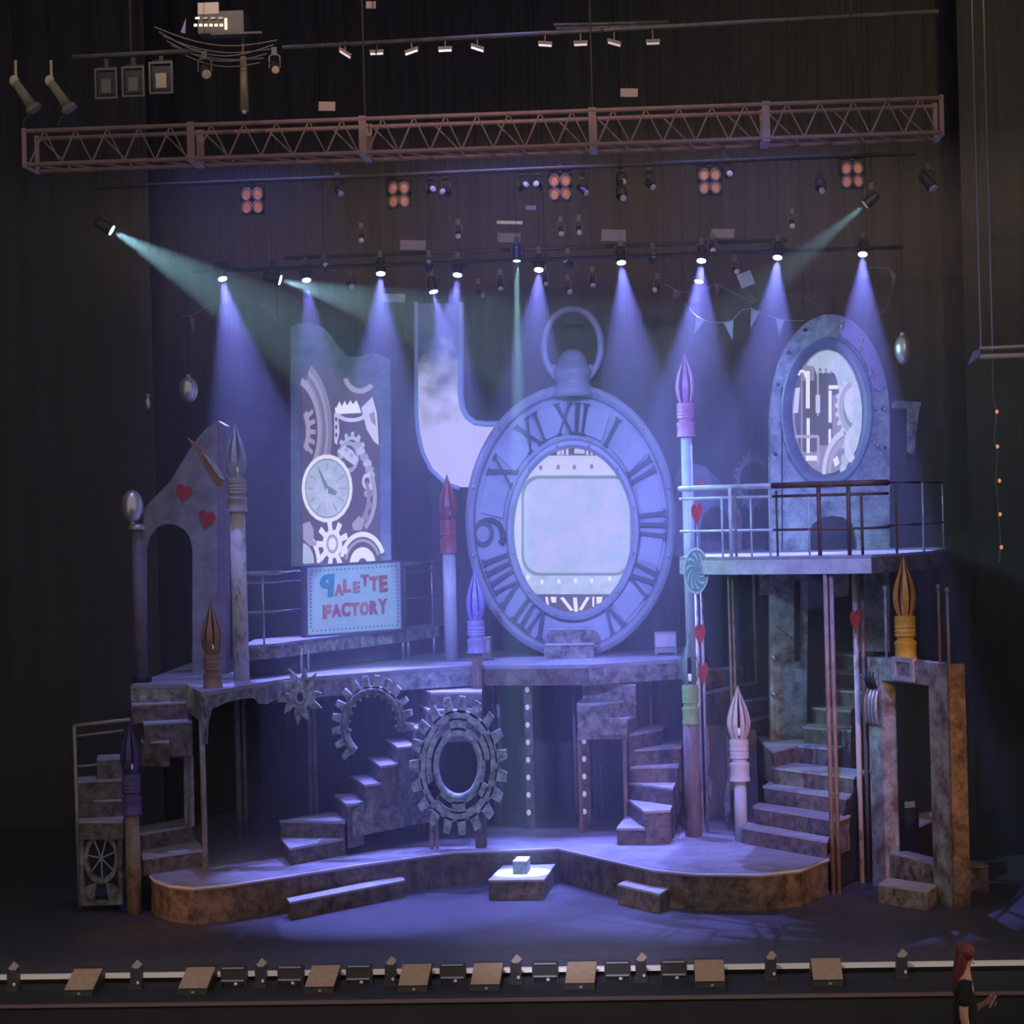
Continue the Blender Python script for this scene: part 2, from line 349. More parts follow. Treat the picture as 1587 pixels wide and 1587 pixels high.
# ------------------------------------------------------------------ stairs: every step a part with its tread
def steps(name, label, polys, z0=PZ, rise=0.215, drop=None, sidem=None, topm=None):
    ps = [[onZ(x, y, z0 + rise * (i + 1)) for x, y in s] for i, s in enumerate(polys)]
    t = T(name, label, 'stairs', (ps[0][0].x, ps[0][0].y, z0))
    for i, q in enumerate(ps):
        zt = z0 + rise * (i + 1); d = zt - z0 if drop is None else min(zt - z0, drop[i] if isinstance(drop, list) else drop)
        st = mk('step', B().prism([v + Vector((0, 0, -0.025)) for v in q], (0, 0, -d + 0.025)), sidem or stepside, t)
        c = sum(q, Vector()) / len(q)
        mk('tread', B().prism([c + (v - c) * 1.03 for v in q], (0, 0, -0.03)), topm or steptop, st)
    return t, ps
# centre-left flight
CL = [[(436, 1298), (450, 1314), (531, 1299), (534, 1275), (500, 1262)], [(435, 1271), (534, 1273), (532, 1258), (506, 1259)],
      [(518, 1231), (549, 1230), (563, 1242), (538, 1247)], [(544, 1202), (569, 1200), (590, 1213), (565, 1216)],
      [(571, 1173), (601, 1171), (617, 1183), (589, 1187)], [(598, 1145), (628, 1144), (642, 1155), (617, 1158)],
      [(624, 1116), (649, 1116), (664, 1125), (645, 1129)]]
t, ps = steps('stair_flight', 'straight stair of small open treads climbing behind the large green gear', CL, drop=[9, 9, .55, .55, .55, .55, .55])
for i, (q, n) in enumerate([([(650, 1091), (678, 1086), (747, 1090), (747, 1098), (664, 1101)], 8), ([(650, 1066), (678, 1062), (747, 1065), (747, 1072), (668, 1073)], 9)]):
    zt = PZ + .215 * n; pp = [onZ(x, y, zt) for x, y in q]
    st = mk('step', B().prism([v + Vector((0, 0, -.025)) for v in pp], (0, 0, -.40 + .2 * i)), stepside, t)
    mk('tread', B().prism(pp, (0, 0, -.03)), steptop, st)
# legs of that flight and its closed side panel
side = [onZ(x, y, PZ + .215 * n) for x, y, n in ((538, 1247, 3), (565, 1216, 4), (589, 1187, 5), (617, 1158, 6), (645, 1129, 7), (664, 1125, 7))]
sp_ = [side[0] + Vector((0.05, .06, -.1)), side[5] + Vector((0.05, .1, -.1)), side[5] + Vector((.05, .1, -1.25)), side[0] + Vector((.05, .06, -.42))]
mk('stringer', B().prism(sp_, (0.05, 0.1, 0)), patina_brown, t, label='mottled closed side panel')
for px, y in ((648, 1280), (657, 1280)): 
    q = onZ(px, y + 10, PZ); mk('leg', B().cyl(q, q + Vector((0, 0, 1.0)), .022), deckpost, t)
# centre-right winder
CR = [[(956, 1283), (970, 1265), (999, 1262), (999, 1283)], [(974, 1239), (1041, 1247), (1038, 1255), (999, 1257)], [(976, 1213), (1048, 1210), (1042, 1222)],
      [(977, 1188), (976, 1182), (1055, 1176), (1050, 1187)], [(976, 1162), (976, 1154), (1060, 1146), (1055, 1157)], [(974, 1138), (985, 1126), (1029, 1123), (1026, 1129)]]
t, ps = steps('winding_stair', 'winding stair of wedge-shaped steps beside the bulb-lit doorway', CR, drop=[9, 9, .7, .62, .6, .5])
for i, (q, n, d) in enumerate([([(931, 1115), (985, 1101), (985, 1108), (972, 1114)], 7, .24), ([(894, 1091), (898, 1084), (985, 1077), (985, 1083), (929, 1090)], 8, .45), ([(902, 1061), (908, 1056), (985, 1053), (985, 1060)], 9, .25)]):
    zt = PZ + .215 * n; pp = [onZ(x, y, zt) for x, y in q]
    st = mk('step', B().prism([v + Vector((0, 0, -.025)) for v in pp], (0, 0, -d)), stepside if n == 7 else patina_brown, t)
    mk('tread', B().prism(pp, (0, 0, -.03)), steptop, st)
for px, y, Y in ((899, 1287, 6.35), (969, 1290, 6.3)):
    q = onY(px, 1215, Y); mk('leg', B().cyl((q.x, Y, PZ), (q.x, Y, 1.75), .03), rustpole, t)
mk('landing_panel', B().prism(pol([(929, 1112), (972, 1114), (972, 1139), (929, 1139)], 6.2), (0, .05, 0)), patina_brown, t)
# wide stair on the right
R_ = [[(1151, 1281), (1160, 1275), (1284, 1297), (1280, 1303)], [(1169, 1250), (1178, 1244), (1316, 1263), (1296, 1270)], [(1184, 1218), (1194, 1212), (1329, 1227), (1310, 1236)],
      [(1199, 1189), (1212, 1180), (1350, 1194), (1322, 1204)], [(1175, 1142), (1199, 1164), (1236, 1155), (1296, 1160), (1310, 1154), (1322, 1144), (1246, 1140)],
      [(1245, 1126), (1253, 1121), (1320, 1125), (1318, 1131)], [(1258, 1096), (1266, 1092), (1322, 1094), (1318, 1101)]]
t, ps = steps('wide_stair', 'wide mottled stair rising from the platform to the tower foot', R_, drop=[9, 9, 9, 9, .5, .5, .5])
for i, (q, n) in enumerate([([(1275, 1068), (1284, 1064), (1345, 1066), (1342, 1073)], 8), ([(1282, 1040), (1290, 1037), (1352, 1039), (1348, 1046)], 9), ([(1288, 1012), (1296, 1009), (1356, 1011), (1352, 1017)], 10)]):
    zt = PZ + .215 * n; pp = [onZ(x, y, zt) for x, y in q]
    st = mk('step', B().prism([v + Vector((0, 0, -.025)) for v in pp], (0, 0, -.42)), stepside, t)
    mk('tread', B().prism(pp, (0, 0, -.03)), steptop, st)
mk('stringer', B().prism([onZ(1284, 1300, .655) + Vector((0.02, 0.05, -.05)), onZ(1324, 1204, 1.3) + Vector((0.04, 0.05, -.06)), onZ(1350, 1196, 1.3) + Vector((0.04, .2, -.06)), onZ(1350, 1196, 1.3) + Vector((0.04, .2, -1.25)), onZ(1284, 1300, .655) + Vector((0.02, 0.05, -.62))], (.04, .04, 0)), black, t)
# dark side stair behind, coming down from the long deck
SS = [(1.73, (1160, 1117), (1199, 1110)), (1.945, (1150, 1086), (1190, 1082)), (2.16, (1093, 1074), (1169, 1058)), (2.375, (1093, 1037), (1152, 1034)), (1.90, (1093, 1101), (1116, 1097))]
t = T('side_stair', 'dark narrow stair between the green brush and the tower', 'stairs', (3.0, 8.2, PZ))
weath = mat('weathered_panel', (0.16, 0.15, 0.16), (0.05, 0.045, 0.05), 3, 0.7, stretch=(3, 3, 0.6))
for z, p0, p1 in SS:
    f0, f1 = onZ(*p0, z), onZ(*p1, z); pp = [f0, f1, f1 + Vector((0, .32, 0)), f0 + Vector((0, .32, 0))]
    st = mk('step', B().prism([v + Vector((0, 0, -.02)) for v in pp], (0, 0, -z + PZ + .02)), weath, t)
    mk('tread', B().prism(pp, (0, 0, -.025)), steptop, st)
    mk('riser', B().prism([f0 + Vector((0, -.012, -.025)), f1 + Vector((0, -.012, -.025)), f1 + Vector((0, .01, -.025)), f0 + Vector((0, .01, -.025))], (0, 0, -.16)), stepside, st)
YSP = 7.25
e0, e1 = onY(1093, 1122, YSP), onY(1172, 1132, YSP)
mk('side_panel', B().prism([e0, e1, Vector((e1.x, YSP, PZ)), Vector((e0.x, YSP, PZ))], (0, .05, 0)), weath, t)
# left stair up to the deck
LS = [[(222, 1329), (219, 1312), (301, 1297), (315, 1316)], [(219, 1291), (219, 1280), (297, 1266), (298, 1278)]]
t, ps = steps('corner_stair', 'short turning stair below the left end of the long deck', LS)
for z, q, d in [(2.02, [(219, 1149), (219, 1140), (262, 1141), (262, 1150)], .28), (2.24, [(223, 1122), (219, 1113), (296, 1108), (297, 1117)], .40), (2.45, [(204, 1092), (204, 1083), (290, 1079), (291, 1088)], .22)]:
    pp = [onZ(x, y, z) for x, y in q]
    st = mk('step', B().prism([v + Vector((0, 0, -.02)) for v in pp], (0, 0, -d)), stepside, t)
    mk('tread', B().prism(pp, (0, 0, -.025)), steptop, st)
mk('side_panel', B().prism(pol([(256, 1124), (297, 1118), (297, 1172), (222, 1178), (222, 1150), (256, 1150)], 4.05), (0, .06, 0)), patina_brown, t)
mk('leg', B().cyl(onY(296, 1172, 4.1), onY(298, 1280, 4.1), .03), deckpost, t)
mk('leg', B().cyl(onY(286, 1172, 4.4), onY(288, 1276, 4.4), .02), deckpost, t)
mk('side_panel', B().prism(pol([(290, 1062), (312, 1076), (314, 1098), (290, 1098)], 3.6), (0, .06, 0)), patina_brown, t)
# far-left stair with pipe rail
t = T('gate_stair', 'dim stair with thin pipe rail at the far end beside the purple brush', 'stairs', onZ(150, 1407, 0))
for z, q, d in [(1.10, [(122, 1273), (124, 1264), (192, 1263), (190, 1273)], .2), (1.31, [(122, 1241), (124, 1234), (192, 1232), (190, 1239)], .21), (1.55, [(119, 1211), (121, 1204), (190, 1200), (188, 1208)], .24), (1.80, [(150, 1177), (152, 1170), (192, 1168), (190, 1175)], .25)]:
    pp = [onZ(x, y, z) for x, y in q]
    st = mk('step', B().prism([v + Vector((0, 0, -.02)) for v in pp], (0, 0, -d)), stepside, t)
    mk('tread', B().prism(pp, (0, 0, -.025)), steptop, st)
graypipe = mat('dull_pipe', (0.42, 0.36, 0.34), (0.28, 0.24, 0.22), 8, 0.45)
for n_, p0, p1, r in (('handrail', (114, 1125), (202, 1115), .022), ('rail', (118, 1141), (191, 1132), .014), ('rail', (118, 1188), (152, 1185), .014), ('post', (115, 1125), (124, 1407), .022)):
    mk(n_, B().cyl(onY(*p0, 3.5), onY(*p1, 3.5), r, n=8), graypipe, t, smooth=True)
# openwork gear panel under it
Y = 3.45
o_ = [(122, 1276), (188, 1275), (190, 1398), (125, 1402)]
gp = T('openwork_gate', 'dim openwork panel with a spoked wheel under the pipe-railed stair', 'panel', onY(156, 1404, Y))
mk('frame', B().ring(pol([(122, 1276), (188, 1275), (190, 1402), (125, 1404)], Y), pol([(129, 1284), (182, 1283), (184, 1394), (131, 1396)], Y), (0, .05, 0)), patina_brown, gp)
mk('wheel_rim', B().ring(ell(157, 1330, 27, 40, Y, 32), ell(157, 1330, 21, 31, Y, 32), (0, .05, 0)), patina_brown, gp)
for k in range(7):
    a = k * 2 * PI / 7 + .3
    mk('spoke', B().cyl(onY(157, 1330, Y + .02), onY(157 + 23 * math.cos(a), 1330 - 34 * math.sin(a), Y + .02), .012, n=6), steel, gp)
for pts in ([(131, 1374), (150, 1368), (146, 1394), (131, 1396)], [(164, 1368), (184, 1374), (184, 1394), (168, 1394)], [(129, 1284), (150, 1284), (131, 1302)], [(164, 1284), (182, 1284), (182, 1302)]):
    mk('corner_plate', B().prism(pol(pts, Y), (0, .04, 0)), patina_brown, gp)

# low steps in front of the platform
def block(name, label, q, z, cat='step'):
    pp = [onZ(x, y, z) for x, y in q]
    t = T(name, label, cat, (pp[0].x, pp[0].y, 0))
    mk('body', B().prism([v + Vector((0, 0, -.02)) for v in pp], (0, 0, -z + .02)), rust, t)
    c = sum(pp, Vector()) / len(pp)
    mk('tread', B().prism([c + (v - c) * 1.01 for v in pp], (0, 0, -.025)), steptop, t); return t
block('front_step', 'long slanting low step against the platform front', [(445, 1392), (450, 1398), (627, 1364), (621, 1356)], .21)
block('front_step', 'short low step against the curving end of the platform', [(957, 1370), (973, 1363), (1040, 1374), (1022, 1385)], .23)
t = block('front_step', 'low square block lit by the cool white beam before the platform', [(757, 1364), (781, 1340), (860, 1339), (843, 1363)], .24, 'block')
pp = [onZ(x, y, .24) for x, y in [(795, 1355), (802, 1347), (822, 1347), (817, 1355)]]
tt = T('small_box', 'small pale box sitting on the low square block', 'box', pp[0])
mk('body', B().prism(pp, (0, 0, .14)), patina, tt); mk('lid', B().prism([v + Vector((0, 0, .14)) for v in pp], (0, 0, .02)), steptop, tt)

# ------------------------------------------------------------------ giant pocket-watch clock
YC = 8.2
t = T('pocket_watch', 'giant periwinkle pocket-watch clock with roman numerals and loop on top', 'clock', onY(885, 1018, YC))
N = 72
fc = mk('clock_face', B().ring(ell(885, 808, 156, 204, YC + .10, N), ell(888, 822, 95, 130, YC + .16, N), (0, .06, 0)), clockface, t)
def torus_ring(c, r1, r2, Y0, prof):
    """soft moulded ring: prof = (fraction from outer to inner radius, depth)"""
    loops = []
    for s, d in prof:
        loops.append(ell(c[0], c[1], r1[0] + (r2[0] - r1[0]) * s, r1[1] + (r2[1] - r1[1]) * s, Y0 + d, N))
    vs = [q for l in loops for q in l]; fs = []; n = N; m_ = len(loops)
    for i in range(m_):
        j = (i + 1) % m_
        for k in range(n): fs.append((i * n + k, i * n + (k + 1) % n, j * n + (k + 1) % n, j * n + k))
    return B().add(vs, fs)
prof = [(0, .22), (0, .03), (.12, 0), (.45, -.03), (.8, 0), (1, .06), (1, .22)]
sharp(mk('outer_rim', torus_ring((885, 808), (164, 213), (149, 195), YC, prof), clockface, t))
prof = [(0, .24), (0, .10), (.2, .06), (.6, .05), (1, .09), (1, .24)]
sharp(mk('inner_rim', torus_ring((888, 822), (104, 142), (91, 127), YC, prof), clockface, t))
# raised moulded panels between the numerals
for a0 in (105, 135, 165, 15, 45, 75, -15, -45):
    a = math.radians(a0); w_ = math.radians(9.5)
    loop = [onY(886 + 142 * math.cos(a + w_ * s), 812 - 186 * math.sin(a + w_ * s), YC + .075) for s in (-1, -.5, 0, .5, 1)] + \
           [onY(887 + 108 * math.cos(a + w_ * s), 817 - 146 * math.sin(a + w_ * s), YC + .09) for s in (1, .5, 0, -.5, -1)]
    mk('face_panel', B().prism(loop, (0, .05, 0)), clockface, t)
def num(th, r):
    R0, R1 = (103, 141), (146, 190)
    ax, ay = R0[0] + (R1[0] - R0[0]) * r, R0[1] + (R1[1] - R0[1]) * r
    return onY(886 + ax * math.sin(th), 813 - ay * math.cos(th), YC + .03 + .05 * (1 - r))
def numeral(hour, txt):
    th = math.radians(hour * 30); W = {'I': .095, 'V': .20, 'X': .22}; tot = sum(W[c] for c in txt)
    b = B(); s = -tot / 2
    def stroke(s0, r0, s1, r1, hw):
        b.prism([num(th + s0 - hw, r0), num(th + s0 + hw, r0), num(th + s1 + hw, r1), num(th + s1 - hw, r1)], (0, .07, 0))
    def serif(s_, r_, hw): stroke(s_, r_ - .035, s_, r_ + .035, hw)
    for c in txt:
        m_ = s + W[c] / 2
        if c == 'I': stroke(m_, .04, m_, .96, .02); serif(m_, .03, .042); serif(m_, .97, .036)
        if c == 'V':
            stroke(m_, .03, m_ - .07, .96, .022); stroke(m_ + .005, .03, m_ + .07, .96, .014); serif(m_ - .07, .97, .035); serif(m_ + .07, .97, .03)
        if c == 'X':
            stroke(m_ + .09, .03, m_ - .07, .97, .022); stroke(m_ - .09, .03, m_ + .07, .97, .014)
            for q in (-.07, .07): serif(m_ + q, .97, .03); serif(m_ + q * 1.25, .03, .036)
        s += W[c]
    mk('numeral', b, clockdark, t)
for h, s in ((12, 'XII'), (1, 'I'), (2, 'II'), (3, 'III'), (4, 'IV'), (5, 'V'), (7, 'VII'), (8, 'VIII'), (10, 'X'), (11, 'XI')): numeral(h, s)
b = B().ring(ell(748, 826, 16, 20, YC + .03, 24), ell(748, 826, 11, 14, YC + .03, 24), (0, .08, 0))
b.tube([onY(x, y, YC + .06) for x, y in [(742, 809), (752, 806), (764, 806), (773, 812), (778, 822), (780, 836), (776, 842)]], [.02, .03, .035, .035, .035, .04, .05], 8)
mk('numeral', b, clockdark, t, label='round figure shaped like a nine')
for k in range(12):
    a = math.radians(15 + 30 * k)
    q = onY(885 + 157 * math.cos(a), 808 - 204 * math.sin(a), YC - .05); mk('bolt', B().ball(q, .022, .03, .032, 8), steel, t, smooth=True)
    q = onY(888 + 97 * math.cos(a), 822 - 135 * math.sin(a), YC + .03); mk('bolt', B().ball(q, .016, .02, .022, 8), steel, t, smooth=True)
# crown and bow
cb = onY(888, 600, YC + .1); k_ = 1 / ppm(YC)
prof = [(34 * k_, -14 * k_), (31 * k_, -2 * k_), (26 * k_, 6 * k_), (27 * k_, 14 * k_), (31 * k_, 22 * k_), (29 * k_, 30 * k_), (24 * k_, 33 * k_), (22 * k_, 44 * k_), (16 * k_, 53 * k_), (8 * k_, 58 * k_), (.1 * k_, 59 * k_)]
cr = mk('crown', B().lathe(prof, cb, 24), clockface, t, smooth=True)
for dx in (-28, 28): mk('knob', B().ball(onY(887 + dx, 574, YC + .1), .06, .06, .09, 10), clockface, cr, smooth=True)
mk('bow', B().tube(ell(887, 536, 44, 58, YC + .1, 40), .052, 10, closed=True), clockface, t, smooth=True)
mk('bolt', B().ball(onY(885, 600, YC - .14), .025, .02, .03, 8), steel, t, smooth=True)

# the display inside the clock
YS = YC + .30
t = T('clock_screen', 'glowing screen inside the clock showing a riveted pale metal monitor', 'screen', onY(888, 948, YS))
sdark = glow('screen_dark', (0.16, 0.14, 0.20), 0.5); swhite = glow('screen_white', (0.72, 0.70, 1.0), 0.85, (0.62, 0.62, 0.92), 3, .35, .65)
smint = glow('screen_mint', (0.56, 0.62, 0.90), 0.92, (0.34, 0.48, 0.60), 6, .32, .66)
slil = glow('screen_lilac', (0.52, 0.50, 0.84), 0.95, (0.36, 0.47, 0.70), 2.2, .36, .62)
sgreen = glow('screen_greenedge', (0.20, 0.30, 0.34), 0.8); smid = glow('screen_mid', (0.34, 0.30, 0.46), 0.75)
sbright = glow('screen_bright', (0.86, 0.84, 1.0), 0.95); sgrey = glow('screen_grey', (0.48, 0.44, 0.68), 0.75)
mk('backing', B().prism(ell(888, 822, 101, 137, YS, 48), (0, .05, 0)), sdark, t)
def inell(x, y, rx=98, ry=134): return ((x - 888) / rx) ** 2 + ((y - 822) / ry) ** 2 < 1
def half(y): return 98 * math.sqrt(max(0, 1 - ((y - 822) / 134) ** 2))
loop = [(888 - half(y), y) for y in (706, 725, 750, 780, 822, 850, 880)] + [(888 + half(y), y) for y in (880, 850, 822, 780, 750, 725, 706)]
mk('monitor_body', B().prism(pol(loop, YS - .01), (0, .008, 0)), swhite, t)
loop = [(888 - half(y), y) for y in (872, 890, 905, 921)] + [(888 + half(y), y) for y in (921, 905, 890, 872)]
mk('monitor_base', B().prism(pol(loop, YS - .02), (0, .008, 0)), smint, t)
def rrect(x0, y0, x1, y1, r, n=7, bul=0):
    p = []
    for cx, cy_2, a0 in ((x1 - r, y0 + r, 0), (x0 + r, y0 + r, 90), (x0 + r, y1 - r, 180), (x1 - r, y1 - r, 270)):
        for i in range(n):
            a = math.radians(a0 + 90 * i / (n - 1)); p.append((cx + r * math.cos(a), cy_2 - r * 1.2 * math.sin(a)))
    return p
mk('display_edge', B().prism(pol(rrect(808, 742, 979, 887, 26), YS - .03), (0, .008, 0)), sgreen, t)
mk('display', B().prism(pol(rrect(812, 747, 976, 883, 24), YS - .04), (0, .008, 0)), slil, t)
for px, py in [(838, 725), (865, 724), (890, 724), (917, 723), (818, 895), (840, 902), (866, 901), (892, 900), (917, 900), (945, 897)]:
    mk('rivet', B().ball(onY(px, py, YS - .035), .026, .02, .036, 8), sgreen if py < 800 else sbright, t, smooth=True)
for px, py, dx, dy in [(866, 699, 3, 6), (872, 699, 2, 6), (879, 698, 2, 7), (898, 696, 8, 7), (910, 699, 2, 6), (917, 700, 2, 5)]:
    mk('bar', B().prism(pol([(px - dx, py - dy), (px + dx, py - dy), (px + dx, py + dy), (px - dx, py + dy)], YS - .01), (0, .008, 0)), swhite, t)
for pts in [[(845, 925), (849, 925), (851, 938), (847, 938)], [(853, 925), (862, 925), (862, 934), (855, 934)], [(868, 927), (873, 925), (889, 946), (884, 947)], [(888, 926), (894, 926), (896, 948), (890, 948)], [(902, 946), (914, 926), (909, 925), (897, 945)], [(918, 925), (921, 925), (921, 940), (918, 940)], [(924, 925), (934, 925), (932, 934), (925, 936)]]:
    mk('pipe_shape', B().prism(pol(pts, YS - .012), (0, .008, 0)), sbright, t)

# ------------------------------------------------------------------ tall gear screen on the left
YG = 9.2
t = T('gear_screen', 'tall teal panel with a glowing screen of clockwork gears above the sign', 'screen', onY(528, 878, YG))
teal = mat('teal_scenic_paint', (0.46, 0.62, 0.68), (0.26, 0.38, 0.44), 2.2, 0.7, bump=0.05)
mk('scenic_panel', B().prism(pol([(451, 878), (450, 507), (462, 501), (482, 500), (500, 507), (512, 519), (524, 538), (538, 553), (556, 553), (578, 546), (604, 556), (606, 878)], YG), (0, .15, 0)), teal, t)
YP = YG - .02
win = [(468, 876), (468, 590), (473, 574), (484, 563), (500, 561), (512, 568), (522, 588), (540, 602), (560, 600), (574, 606), (583, 628), (588, 660), (590, 876)]
mk('image_ground', B().prism(pol(win, YP), (0, .012, 0)), glow('screen_violet', (0.115, 0.095, 0.165), 0.7), t)
lay = [0]
def flat(pts, mt, name='gear_image'):
    lay[0] += 1; mk(name, B().prism(pol(pts, YP - .004 - .002 * lay[0]), (0, .002, 0)), mt, t)
def band(cx, cy_2, r0, r1, a0, a1, mt, n=22, name='ring_image'):
    A = [math.radians(a0 + (a1 - a0) * i / n) for i in range(n + 1)]
    flat([(cx + r1[0] * math.cos(a), cy_2 - r1[1] * math.sin(a)) for a in A] + [(cx + r0[0] * math.cos(a), cy_2 - r0[1] * math.sin(a)) for a in reversed(A)], mt, name)
def egear(cx, cy_2, rx, ry, n, mt, a0=0, a1=360, root=.8, inner=0.55, name='gear_image', clipx=None):
    o1 = []; k = int(n * (a1 - a0) / 360)
    for i in range(k):
        for f, r in ((.0, root), (.22, root), (.32, 1), (.72, 1), (.82, root)):
            a = math.radians(a0 + (i + f) * 360 / n); o1.append((cx + rx * r * math.cos(a), cy_2 - ry * r * math.sin(a)))
    o1.append((cx + rx * root * math.cos(math.radians(a1)), cy_2 - ry * root * math.sin(math.radians(a1))))
    A = [math.radians(a1 - (a1 - a0) * i / 24) for i in range(25)]
    flat(o1 + [(cx + rx * inner * math.cos(a), cy_2 - ry * inner * math.sin(a)) for a in A], mt, name)
sl1 = glow('screen_tire', (0.30, 0.27, 0.45), 0.75); sl2 = glow('screen_tire_light', (0.46, 0.42, 0.64), 0.75)
# big wheel at the left edge
band(452, 668, (46, 88), (63, 116), -70, 62, sl1); band(452, 668, (40, 76), (46, 88), -62, 70, sl2); band(452, 668, (54, 101), (56.5, 105), -68, 62, sl2)
band(452, 668, (50, 94), (51, 96), -67, 64, sdark); band(452, 668, (63, 116), (65, 119), -72, 60, sdark)
egear(452, 668, 37, 70, 26, sgrey, -36, 36, .78, .60)
# right upper pieces
band(558, 580, (20, 22), (27, 30), 195, 320, sl2); band(545, 640, (18, 8), (25, 14), 150, 380, swhite)
flat([(519, 632), (552, 624), (556, 640), (520, 642)], sbright)
flat([(522, 630), (526, 622), (530, 630), (534, 621), (538, 629), (543, 620), (547, 628), (552, 620), (556, 628), (560, 640), (522, 640)], sbright)
flat([(560, 632), (577, 615), (584, 640), (587, 690), (580, 685), (568, 665)], swhite); flat([(572, 642), (580, 638), (583, 660), (576, 655)], smid)
flat([(518, 640), (524, 640), (526, 670), (522, 690), (518, 685)], swhite)
for px, py in ((521, 650), (521, 662), (521, 674)): flat([(px + 2 * math.cos(a), py + 4 * math.sin(a)) for a in (0, 1.05, 2.1, 3.14, 4.19, 5.24)], sdark)
# linked chain
egear(545, 702, 22, 33, 12, smint, 10, 200, .8, .62); band(540, 708, (12, 18), (16, 25), 0, 360, sgrey)
flat([(524, 700), (533, 690), (546, 698), (556, 712), (550, 722), (536, 712)], swhite); 
for px, py in ((537, 697), (545, 706)): flat([(px + 3 * math.cos(a), py + 4 * math.sin(a)) for a in (0, 1.05, 2.1, 3.14, 4.19, 5.24)], sgrey)
for i in range(9):
    s = i / 8; px = 553 + 22 * math.sin(s * 2.2); py = 690 + 75 * s
    flat([(px + 7 * math.cos(a), py + 6.5 * math.sin(a)) for a in [j * PI / 5 for j in range(10)]], smint if i % 2 else sgrey)
band(569, 746, (0.5, .8), (8, 13), 0, 359, swhite); band(569, 746, (.5, .8), (4, 6), 0, 359, sdark)
band(545, 770, (33, 54), (39, 62), -55, 35, sgrey); egear(545, 770, 34, 56, 16, smid, -50, 30, .86, .7)
flat([(545, 812), (556, 800), (566, 806), (560, 822), (548, 822)], sgrey)
# the small clock
band(507, 757, (.5, .5), (39.5, 53), 0, 359.9, sbright); band(507, 757, (.5, .5), (34.5, 46.5), 0, 359.9, sgreen)
band(507, 757, (.5, .5), (33, 44.5), 0, 359.9, smint); band(507, 757, (14, 19), (15.5, 21), 0, 359.9, swhite)
for k in range(12):
    a = k * PI / 6; flat([(507 + 30 * math.cos(a - .06), 757 - 40 * math.sin(a - .06)), (507 + 30 * math.cos(a + .06), 757 - 40 * math.sin(a + .06)), (507 + 20 * math.cos(a + .04), 757 - 27 * math.sin(a + .04)), (507 + 20 * math.cos(a - .04), 757 - 27 * math.sin(a - .04))], sgrey, 'tick_image')
flat([(493, 728), (496, 728), (510, 757), (505, 762)], sgreen, 'hand_image'); flat([(503, 750), (514, 756), (523, 762), (520, 768), (506, 764)], sgreen, 'hand_image'); flat([(505.5, 757), (508, 757), (507.5, 797), (506, 797)], swhite, 'hand_image')
# bottom gears
band(562, 872, (30, 40), (36, 48), 20, 168, sbright); band(562, 872, (24, 32), (28, 37), 20, 172, sl2); band(562, 874, (.5, .5), (20, 26), 0, 180, sbright); band(562, 874, (.5, .5), (7, 9), 0, 180, sdark)
band(469, 874, (22, 40), (28, 50), 2, 88, sbright); band(469, 874, (2, 2), (18, 32), 2, 88, smint)
flat([(469, 812), (480, 808), (486, 820), (486, 838), (500, 846), (480, 846), (470, 836)], sgrey)
egear(515, 843, 25, 37, 9, sbright, 0, 360, .6, .3); band(515, 843, (.5, .5), (9, 15), 0, 359, sgrey); band(515, 843, (.5, .5), (6, 10), 0, 359, sbright)

# ------------------------------------------------------------------ glowing flask screen
YF = 9.9
t = T('flask_screen', 'tall flask-shaped screen with pale glowing vapour and blue piping', 'screen', onY(712, 758, YF))
fm = bpy.data.materials.new('vapour_haze_image'); fm.use_nodes = True; nt = fm.node_tree; bs = nt.nodes['Principled BSDF']
tc = nt.nodes.new('ShaderNodeTexCoord'); sx = nt.nodes.new('ShaderNodeSeparateXYZ'); nz = nt.nodes.new('ShaderNodeTexNoise')
nz.inputs['Scale'].default_value = 2.6; nz.inputs['Detail'].default_value = 4
m1 = nt.nodes.new('ShaderNodeMath'); m1.operation = 'MULTIPLY_ADD'; m1.inputs[1].default_value = -0.36; m1.inputs[2].default_value = 0.46
m2 = nt.nodes.new('ShaderNodeMath'); m2.operation = 'MULTIPLY_ADD'; m2.inputs[1].default_value = 1.0
rp = nt.nodes.new('ShaderNodeValToRGB'); e = rp.color_ramp.elements; e[0].position = 0.20; e[0].color = (0.035, 0.045, 0.14, 1); e[1].position = 0.60; e[1].color = (0.56, 0.52, 0.90, 1)  # darkest end glows haze blue, imitating stage haze before the vapour image
q = e.new(0.36); q.color = (0.24, 0.26, 0.34, 1)
nt.links.new(tc.outputs['Object'], sx.inputs[0]); nt.links.new(tc.outputs['Object'], nz.inputs['Vector'])
nt.links.new(sx.outputs['Z'], m1.inputs[0]); nt.links.new(nz.outputs['Fac'], m2.inputs[0]); nt.links.new(m1.outputs[0], m2.inputs[2]); nt.links.new(m2.outputs[0], rp.inputs[0])
bs.inputs['Base Color'].default_value = (.02, .02, .03, 1); nt.links.new(rp.outputs[0], bs.inputs['Emission Color']); bs.inputs['Emission Strength'].default_value = 0.9
flask = [(646, 470), (646, 640), (651, 690), (667, 726), (690, 748), (712, 755), (775, 755), (800, 664), (740, 660), (724, 648), (714, 622), (713, 470)]
mk('vapour_panel', B().prism(pol(flask, YF), (0, .04, 0)), fm, t)
bluepipe = mat('blue_piping', (0.42, 0.48, 0.62), rough=0.3, emis=(0.16, 0.26, 0.9), es=0.22)
lp = [(645, 468), (645, 560), (645, 640), (648, 672), (655, 702), (668, 728), (690, 749), (712, 757)]
rp_ = [(714, 468), (714, 560), (714, 612), (717, 632), (724, 646), (736, 655), (752, 657), (800, 657)]
mk('piping', B().tube([onY(x, y, YF - .05) for x, y in lp], .032, 8), bluepipe, t, smooth=True)
